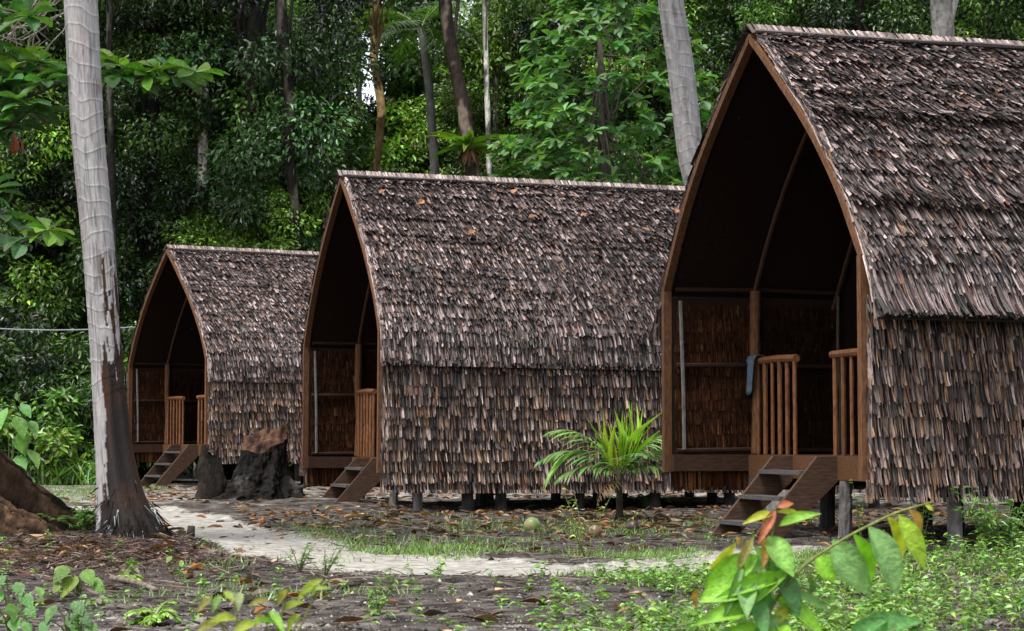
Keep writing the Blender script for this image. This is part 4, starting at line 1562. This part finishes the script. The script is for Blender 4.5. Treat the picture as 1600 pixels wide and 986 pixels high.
LV = [((1302, 842), (1358, 930), 46, LG, -.05), ((1332, 833), (1374, 922), 32, BG, .05), ((1357, 822), (1413, 924), 46, LG, -.06), ((1385, 805), (1420, 892), 30, YO, .05),
      ((1404, 803), (1450, 888), 30, BG * .6 + YO * .4, -.03), ((1420, 796), (1446, 838), 24, OR, .02), ((1275, 868), (1308, 906), 38, BG, -.02), ((1445, 788), (1460, 797), 9, YO, 0),
      ((1312, 845), (1345, 905), 30, BG * .8, .08),
      ((1210, 803), (1164, 812), 14, YO, -.04), ((1212, 797), (1186, 845), 15, RD, -.05), ((1217, 822), (1276, 797), 18, BG * .8, -.05), ((1214, 793), (1240, 784), 13, RD, 0), ((1213, 800), (1262, 806), 12, YO, .05),
      ((1193, 838), (1197, 884), 17, OR, -.05), ((1178, 838), (1150, 892), 14, OR * .6 + LG * .4, -.03), ((1200, 838), (1240, 893), 36, BG * .5 + LG * .5, -.07), ((1150, 848), (1108, 896), 16, YO, .03),
      ((1150, 838), (1160, 855), 10, OR, .0), ((1185, 868), (1100, 915), 40, BG, .0), ((1186, 905), (1097, 930), 48, BG, -.06), ((1187, 955), (1094, 962), 30, BG * .9, -.1), ((1185, 935), (1115, 938), 24, LG * 1.4, .04),
      ((1190, 895), (1188, 965), 38, DG * 1.6, -.04), ((1208, 885), (1256, 962), 34, DG, -.05), ((1190, 880), (1230, 900), 30, LG, .06), ((1192, 960), (1240, 1010), 40, LG, -.05), ((1188, 975), (1120, 1030), 42, BG, -.05),
      ((1240, 940), (1200, 985), 18, YO * .8, -.02), ((1160, 880), (1135, 960), 14, LG * .9, -.08), ((1262, 900), (1275, 925), 14, LG * .7, .1), ((1345, 1000), (1412, 962), 46, DG * 1.2, -.2), ((1330, 1003), (1372, 965), 30, DG * 1.5, -.12),
      ((1095, 918), (1080, 955), 14, OR, .05), ((1205, 870), (1160, 905), 26, LG, .08)]
for _ in range(20):
    bx, by = rng.uniform(1130, 1245), rng.uniform(850, 1010)
    LV.append(((bx, by), (bx + rng.normal(0, 45), by + rng.uniform(15, 65)), rng.uniform(14, 30), [LG, BG, BG * .8, DG * 1.5, YO * .7 + BG * .4][rng.integers(5)], rng.uniform(-.15, .15)))
lm = MB()
for (b, e, w, c, dz) in LV:
    p0 = at(*b, SY) - O
    p1 = at(*e, SY + dz) - O
    L_ = np.linalg.norm(p1 - p0)
    up = A([[rng.normal(.1, .3), -.9, .55]])
    tip = np.clip(c * A([1.25, .9, .7]), 0, 1)
    X, Yv, Z = frames((p1 - p0)[None], up)
    ww = np.tile([.0, .6, .0], 10)
    tip = np.clip(c * 1.7 + .02, 0, .8)
    lm.inst(T_BIG, p0[None], X * px_r(w * 1.05, SY), Yv * L_, Z * L_ * .8, c[None], (tip[None], ww))
lm.build("leaves", M_GLOSSLEAF, sp, True)

# second sapling, closer still and blurred, yellow and orange leaves
rng = np.random.default_rng(612)
SY = 4.2
q0 = at(405, 1400, SY)
s2 = empty("sapling", (q0[0], q0[1], gz(q0[0], q0[1])))
tag(s2, "blurred close sapling with yellow and orange leaves at the bottom edge", "sapling")
O = A(s2.location)
m = MB()
tips = [(330, 935), (365, 940), (450, 920), (505, 905), (420, 955), (345, 970), (470, 960), (440, 975)]
for (a, b) in tips:
    P = A([at(405, 1390, SY), at(400 + (a - 400) * .2, 1080, SY), at(a, b, SY)])
    P[0, 2] = O[2] - .02
    m.tube(path_interp(P - O, 12), np.linspace(.006, .002, 12), 5, (.16, .17, .05), cap=False)
m.build("stem", M_GLOSSLEAF, s2)
m = MB()
for (b, e, w, c) in ((b_, e_, w_ * .85, c_ * .55 + A([.13, .24, .03]) * .45) for (b_, e_, w_, c_) in (((330, 935), (310, 950), 14, OR * .8), ((345, 930), (330, 955), 14, LG), ((365, 940), (350, 920), 16, YO * .8), ((375, 925), (372, 950), 16, A([.3, .3, .2])),
                     ((450, 920), (430, 945), 16, OR), ((420, 938), (390, 942), 14, OR * .8), ((505, 905), (460, 935), 18, YO), ((470, 930), (510, 912), 14, YO * .7), ((440, 955), (475, 935), 16, YO), ((420, 955), (445, 985), 16, BG),
                     ((345, 970), (305, 985), 20, OR * .9), ((370, 968), (330, 965), 22, YO), ((400, 972), (360, 990), 22, YO), ((430, 975), (400, 965), 14, BG), ((470, 960), (440, 990), 20, YO * .8 + BG * .2), ((410, 960), (400, 975), 16, OR))):
    p0, p1 = at(*b, SY) - O, at(*e, SY + rng.uniform(-.06, .06)) - O
    X, Yv, Z = frames((p1 - p0)[None], A([[.1, -.7, .7]]))
    L_ = np.linalg.norm(p1 - p0)
    m.inst(T_BIG, p0[None], X * px_r(w, SY), Yv * L_, Z * L_ * .8, c[None])
m.build("leaves", M_GLOSSLEAF, s2, True)


# ------------------------------------------------------------------ small plants one can point to
def plant(name, label, cat, px, py, fn, group=None):
    p = gat(px, py)
    o = empty(name, (p[0], p[1], gz(*p[:2])))
    tag(o, label, cat, group)
    fn(o, np.random.default_rng(int(px * 7 + py)), p[1])
    return o


def fern(o, rng, Y, r=.13, n=14, col=(.17, .30, .035)):
    for i in range(n):
        m = MB()
        a = i * 2.4
        el = rng.uniform(.35, 1.1)
        frond(m, (0, 0, .01), (math.cos(a) * math.cos(el), math.sin(a) * math.cos(el), math.sin(el)), r * rng.uniform(.8, 1.25), 1.9, 14, r * .32, r * .11, A(col) * rng.uniform(.7, 1.25), rng, .05)
        m.build("frond", M_LEAF, o)


def broad(o, rng, Y, spec=None, col=(.10, .19, .022), tpl=T_HEART):
    s, l = MB(), MB()
    for (dx, dz, ln, wd) in spec:
        e = A([px_r(dx, Y), rng.normal(0, .04), px_r(dz, Y)])
        s.tube([(0, 0, 0), e * A([.3, .5, .6]), e], [.005, .004, .003], 5, (.12, .14, .05), cap=False)
        d = A([[np.sign(dx + .1) * .5 + rng.normal(0, .2), -.55, -.55]])
        put_leaves(l, tpl, e[None], d, px_r(ln, Y), px_r(wd, Y), jit(col, 1, rng, .2), rng, .25, A([[0, -.5, 1.0]]))
    s.build("stem", M_LEAF, o)
    l.build("leaves", M_GLOSSLEAF, o, True)


def weedy(o, rng, Y, h=.25, ns=9, spread=.12, ll=.05, lw=.022, col=(.075, .15, .03), per=12):
    s, l = MB(), MB()
    for i in range(ns):
        e = A([rng.normal(0, spread), rng.normal(0, spread), h * rng.uniform(.6, 1.1)])
        P = path_interp(A([[0, 0, 0], e * A([.5, .5, .6]), e]), 8)
        s.tube(P, np.linspace(.004, .0015, 8), 4, (.1, .13, .04), cap=False)
        f = rng.uniform(.25, 1, per)
        pos = np.stack([np.interp(f, np.linspace(0, 1, 8), P[:, q]) for q in range(3)], 1)
        a = rng.uniform(0, 2 * PI, per)
        d = np.stack([np.cos(a), np.sin(a), rng.uniform(-.1, .7, per)], 1)
        put_leaves(l, T_LANCE, pos, d, ll * rng.uniform(.7, 1.3, per), lw, jit(col, per, rng, .25), rng, .3)
    s.build("stem", M_LEAF, o)
    l.build("leaves", M_LEAF, o)


plant("small_fern", "small bright fern on the reddish soil below the torn palm trunk", "fern", 201, 903, lambda o, r, Y: fern(o, r, Y, .13, 16))
plant("small_fern", "bright arching fern nearest the bottom edge on grey soil", "fern", 238, 978, lambda o, r, Y: fern(o, r, Y, .17, 18))
plant("broadleaf_plant", "young plant with pale green heart shaped leaves left of the small fern", "plant", 122, 930,
      lambda o, r, Y: broad(o, r, Y, [(-12, 45, 34, 26), (12, 42, 30, 24), (-2, 32, 42, 30), (22, 30, 34, 16), (-22, 48, 26, 26), (-25, 22, 18, 14), (28, 20, 20, 14)]))
plant("broadleaf_plant", "leafy plant with dark glossy leaves at the bottom edge below the pale plant", "plant", 105, 1005,
      lambda o, r, Y: broad(o, r, Y, [(-15, 50, 34, 24), (10, 56, 30, 22), (0, 36, 40, 26), (25, 40, 30, 20), (-25, 28, 30, 20), (32, 22, 30, 22), (8, 20, 26, 20)], (.07, .16, .04), T_OVATE))
plant("broadleaf_plant", "leafy plant of stacked green leaves in the bottom left corner", "plant", 14, 1000,
      lambda o, r, Y: broad(o, r, Y, [(-5, 90, 30, 20), (10, 80, 28, 20), (18, 62, 34, 24), (-10, 66, 30, 22), (2, 48, 34, 26), (30, 44, 26, 18), (-18, 40, 30, 22), (10, 28, 30, 24), (24, 20, 28, 20), (38, 70, 22, 14)], (.08, .19, .045), T_OVATE))
plant("seedling", "tiny seedling with two upright leaves beside the fallen orange leaf", "plant", 272, 886,
      lambda o, r, Y: broad(o, r, Y, [(-3, 16, 14, 10), (12, 10, 14, 8), (44, 4, 16, 8), (62, 4, 14, 8)], (.17, .25, .05), T_OVATE))
plant("seedling", "low rosette of narrow leaves between the pale plant and the nearest fern", "plant", 155, 940,
      lambda o, r, Y: broad(o, r, Y, [(-5, 6, 26, 9), (5, 8, 30, 9), (12, 6, 36, 7), (-12, 5, 30, 8), (0, 10, 20, 10)], (.12, .22, .05), T_LANCE))
plant("weed_clump", "feathery green weed clump at the left foot of the torn palm", "plant", 138, 848, lambda o, r, Y: weedy(o, r, Y, .24, 22, .11, .075, .016, (.09, .17, .035), 18))
plant("weed_clump", "green weed growing on the buttress roots at the left edge", "plant", 70, 838, lambda o, r, Y: weedy(o, r, Y, .2, 8, .08, .06, .02, (.09, .18, .035), 10))
plant("vine_shrub", "climbing plant with fresh green leaves before the buttressed tree", "plant", 14, 822, lambda o, r, Y: broad(o, r, Y, [(-5, 185, 40, 20), (8, 172, 46, 26), (20, 150, 40, 24), (5, 140, 40, 26), (28, 120, 40, 22), (10, 110, 36, 24), (0, 90, 36, 24), (22, 80, 34, 18), (12, 60, 34, 20), (30, 50, 28, 14), (18, 190, 30, 18), (30, 165, 34, 16)], (.10, .22, .045), T_OVATE))
plant("weed_clump", "tall spindly weed with tiny leaves right of the nearest hut's steps", "plant", 1345, 850, lambda o, r, Y: weedy(o, r, Y, .62, 3, .08, .05, .018, (.16, .22, .035), 10))
plant("weed_clump", "leafy weed stems rising against the nearest hut's long wall", "plant", 1440, 862, lambda o, r, Y: weedy(o, r, Y, .62, 5, .14, .06, .022, (.11, .2, .035), 12))
plant("weed_clump", "bushy green weed at the right edge under the nearest hut", "plant", 1565, 880, lambda o, r, Y: weedy(o, r, Y, .5, 26, .2, .07, .024, (.085, .17, .035), 16))
plant("weed_clump", "leggy yellow flowered weed left of the young palm", "plant", 915, 872, lambda o, r, Y: weedy(o, r, Y, .52, 7, .2, .05, .02, (.17, .22, .04), 9))
plant("weed_clump", "small green weed at the foot of the young palm, on its right", "plant", 1012, 795, lambda o, r, Y: weedy(o, r, Y, .18, 10, .12, .09, .03, (.09, .19, .035), 8))
for (px, py, lab) in ((468, 890, "spindly weed standing at the lower edge of the sandy path"), (508, 900, "spindly weed right of the path side stone, second of three"), (590, 975, "spindly weed low at the bottom edge left of centre")):
    plant("weed_clump", lab, "plant", px, py, lambda o, r, Y: weedy(o, r, Y, .2, 7, .09, .035, .014, (.1, .18, .04), 9))

# tall grass and broad weeds beyond the palm trunk, left
rng = np.random.default_rng(701)
gb = MB()
n = 9000
x = rng.uniform(-13, -6.6, n)
y = rng.uniform(39.5, 46, n)
kk = (y > 41.5 - (x + 8) * .2) & ~((x > -8.7) & (y < 46) & (x > -9.2 + (46 - y) * .3))
x, y = x[kk], y[kk]
n = len(x)
pos = np.stack([x, y, gh(x, y)], 1)
put_leaves(gb, T_LEAFLET, pos, np.stack([rng.normal(0, .5, n), rng.normal(0, .5, n), np.ones(n)], 1), rng.uniform(.2, .75, n), rng.uniform(.015, .05, n), jit((.10, .2, .04), n, rng, .3), rng, .5)
tag(gb.build("tall_grass", M_LEAF), "tall fresh green grass beyond the torn palm trunk", "grass", kind='stuff')

# undergrowth between the forest trees
rng = np.random.default_rng(702)
n = 420
ce = np.stack([rng.uniform(-16, 16, n), rng.uniform(46, 66, n), rng.uniform(.1, 1.6, n)], 1)
ce2 = np.stack([rng.uniform(-4.8, 13, 60), rng.uniform(39, 46, 60), rng.uniform(.05, .4, 60)], 1)
ce2 = ce2[(ce2[:, 0] > 2.8) | (ce2[:, 1] > 44)]
crown_mesh(2, np.vstack([ce, ce2]), rng.uniform(.4, .9, n + len(ce2)), 70, .24, .11, [G_MID, G_DARK, G_BRIGHT], rng, T_DIA).build("undergrowth", M_LEAF)
tag(bpy.data.objects["undergrowth"], "low leafy undergrowth covering the forest floor", "undergrowth", kind='stuff')

# ------------------------------------------------------------------ ground cover
rng = np.random.default_rng(801)
# fallen leaves: thick in front of the huts, thin elsewhere
n = 22000
x, y = rng.uniform(-7, 9, n), rng.uniform(8, 40, n)
dens = .07 + .75 * np.exp(-((y - 23.2 - .1 * x) / 3.0) ** 2) * sstep(-4.8, -3.0, x) + .3 * sstep(28, 32, y) * .5
dens += .35 * np.exp(-(((x + 4.2) / 1.6) ** 2 + ((y - 17.3) / 1.3) ** 2))
cl_ = fbm(np.stack([x * 1.3, y * 1.3, 0 * x], 1), 44)
dens *= .5 + 1.4 * sstep(.4, .65, cl_)
pmk = path_mask(x, y)
dens *= np.where(pmk < 1.0, .14, 1)
kk = rng.random(n) < dens
x, y = x[kk], y[kk]
n = len(x)
pos = np.stack([x, y, gh(x, y) + rng.uniform(.004, .022, n)], 1)
LC = A([(.22, .085, .03), (.24, .14, .075), (.06, .03, .018), (.13, .10, .085), (.10, .042, .02), (.26, .165, .10), (.05, .03, .02)])
c = LC[rng.integers(len(LC), size=n)] * np.exp(rng.normal(0, .25, (n, 1)))
mb = MB()
a = rng.uniform(0, 2 * PI, n)
d = np.stack([np.cos(a), np.sin(a), rng.normal(.01, .06, n)], 1)
for j, tpl in enumerate((leaf_tpl([.03, .3, .5, .44, .2, .02], .28, -.1), leaf_tpl([.03, .3, .5, .44, .2, .02], -.3, .12), leaf_tpl([.03, .2, .4, .5, .4, .05], .4, .2))):
    sel = (np.arange(n) % 3) == j
    put_leaves(mb, tpl, pos[sel], d[sel], rng.uniform(.07, .2, sel.sum()), rng.uniform(.035, .08, sel.sum()), c[sel], rng, .12)
# twigs and coral crumbs among them
for i in range(800):
    xx, yy = rng.uniform(-5, 6), rng.uniform(9, 27)
    aa, l_ = rng.uniform(0, PI), rng.uniform(.08, .4)
    z = gz(xx, yy) + .008
    if path_mask(A([xx]), A([yy]))[0] < .95:
        continue
    e = A([math.cos(aa) * l_, math.sin(aa) * l_, rng.uniform(0, .03)])
    mb.tube([A([xx, yy, z]), A([xx, yy, z]) + e * .5 + rng.normal(0, .015, 3) * A([1, 1, .2]), A([xx, yy, z]) + e], [.007, .006, .004], 5, A([.1, .08, .065]) * rng.uniform(.4, 2.0))
tag(mb.build("leaf_litter", M_DRYLEAF), "brown and orange fallen leaves and twigs strewn on the ground", "leaf litter", kind='stuff')

# gravel and coral crumbs on the soil
rng = np.random.default_rng(802)
n = 42000
y = 7.5 + 14 * rng.random(n) ** 1.6
x = rng.uniform(-.28, .28, n) * y
kk = path_mask(x, y) > .7
x, y = x[kk], y[kk]
n = len(x)
T_PEB = ([(0, 0, .6), (-.5, -.4, 0), (.5, -.45, 0), (.45, .5, 0), (-.5, .4, 0)], [(0, 1, 2), (0, 2, 3), (0, 3, 4), (0, 4, 1)])
pos = np.stack([x, y, gh(x, y) - .002], 1)
a = rng.uniform(0, 2 * PI, n)
sz = rng.lognormal(math.log(.0068), .6, n)
X = np.stack([np.cos(a), np.sin(a), 0 * a], 1) * sz[:, None]
Yv = np.stack([-np.sin(a), np.cos(a), 0 * a], 1) * sz[:, None] * .8
Z = np.repeat(A([[0, 0, 1.0]]), n, 0) * sz[:, None]
c = np.where(rng.random((n, 1)) < .22, A([.3, .285, .26]) * rng.uniform(.5, 1.1, (n, 1)), A([.04, .031, .027]) * np.exp(rng.normal(0, .8, (n, 1))))
mb = MB()
mb.inst(T_PEB, pos, X, Yv, Z, c)
tag(mb.build("gravel", M_BARK), "pale coral crumbs and dark grit scattered over the soil", "gravel", kind='stuff')

# fibres and bark crumbs fallen round the torn palm and over the soil
rng = np.random.default_rng(806)
n = 26000
x = np.concatenate([rng.normal(-3.2, 1.1, 12000), rng.uniform(-4.5, 4.5, 14000)])
y = np.concatenate([rng.normal(16.4, 1.2, 12000), rng.uniform(8.5, 24, 14000)])
kk = (np.abs(x) < .27 * y) & ((path_mask(x, y) > .85) | (rng.random(n) < .03)) & (y > 8)
x, y = x[kk], y[kk]
n = len(x)
pos = np.stack([x, y, gh(x, y) + rng.uniform(.002, .012, n)], 1)
a = rng.uniform(0, 2 * PI, n)
red = np.exp(-(((x + 3.4) / 1.8) ** 2 + ((y - 16.4) / 1.8) ** 2))[:, None]
c = (A([.055, .03, .022]) * red + A([.05, .04, .034]) * (1 - red)) * np.exp(rng.normal(0, .7, (n, 1)))
mb = MB()
put_leaves(mb, T_BLADE, pos, np.stack([np.cos(a), np.sin(a), rng.normal(.1, .15, n)], 1), rng.uniform(.03, .13, n), rng.uniform(.004, .016, n), c, rng, .5)
tag(mb.build("bark_litter", M_DRYLEAF), "reddish fibres and dark bark crumbs on the soil round the torn palm", "litter", kind='stuff')

# short grass along the path and patches of moss green
rng = np.random.default_rng(803)
n = 230000
y = rng.uniform(11.5, 27, n)
x = rng.uniform(-3.5, 6, n)
pmk = path_mask(x, y)
pat = fbm(np.stack([x * .8, y * .8, 0 * x], 1), 91)
band = np.exp(-((pmk - 1.15) / .45) ** 2)
dens = sstep(.44, .58, pat) * (.2 + 1.0 * band) * sstep(-2.6, -1.2, x) * sstep(26, 20, y)
dens = np.where(pmk < .75, dens * .12, dens)
kk = (rng.random(n) < dens) & hut_clear(x, y)
x, y = x[kk], y[kk]
x = np.concatenate([x, rng.uniform(-9.5, -6.3, 6000)])
y = np.concatenate([y, rng.uniform(30, 40, 6000)])
n = len(x)
pos = np.stack([x, y, gh(x, y)], 1)
mb = MB()
put_leaves(mb, T_BLADE, pos, np.stack([rng.normal(0, .6, n), rng.normal(0, .6, n), np.ones(n)], 1), rng.uniform(.025, .085, n), rng.uniform(.004, .009, n), jit((.13, .21, .05), n, rng, .3), rng, .5)
tag(mb.build("grass", M_LEAF), "short thin green grass along the sandy path", "grass", kind='stuff')

# low weeds: thick towards the lower right corner, thin elsewhere
rng = np.random.default_rng(804)
n = 11000
y = rng.uniform(7.2, 19.5, n)
x = rng.uniform(-.27, .3, n) * y
pxx = 800 + x / y * F
pat = fbm(np.stack([x * .9, y * .9, 0 * x], 1), 95)
right = sstep(760, 1250, pxx)
dens = right * sstep(.42, .58, pat) * sstep(17.5, 13.5, y) * 1.0 + .02 + .25 * sstep(1400, 1560, pxx) * sstep(.4, .5, pat)
dens = np.where(path_mask(x, y) < .9, dens * .1, dens)
kk = (rng.random(n) < dens) & hut_clear(x, y)
x, y, pxx = x[kk], y[kk], pxx[kk]
n = len(x)
h = rng.uniform(.05, .2, n) * (.7 + .6 * sstep(900, 1500, pxx))
base = np.stack([x, y, gh(x, y)], 1)
lean = rng.normal(0, .35, (n, 3)) * A([1, 1, 0]) + A([0, 0, 1.0])
mb = MB()
put_leaves(mb, T_BLADE, base, lean, h, .004, jit((.10, .14, .04), n, rng, .2), rng, .5)
per = 11
for k in range(per):
    f = rng.uniform(.15, 1.0, n)
    pos = base + lean * (h * f)[:, None]
    a = rng.uniform(0, 2 * PI, n)
    d = np.stack([np.cos(a), np.sin(a), rng.uniform(-.1, .6, n)], 1)
    cc = jit(A([.125, .225, .04]) * (.8 + .5 * (k % 3 == 0)), n, rng, .3)
    put_leaves(mb, T_LANCE if k % 2 else T_OVATE, pos, d, rng.uniform(.025, .055, n), rng.uniform(.012, .026, n), cc, rng, .3)
tag(mb.build("ground_weeds", M_LEAF), "low green weeds with small leaves covering the soil at the lower right", "weeds", kind='stuff')
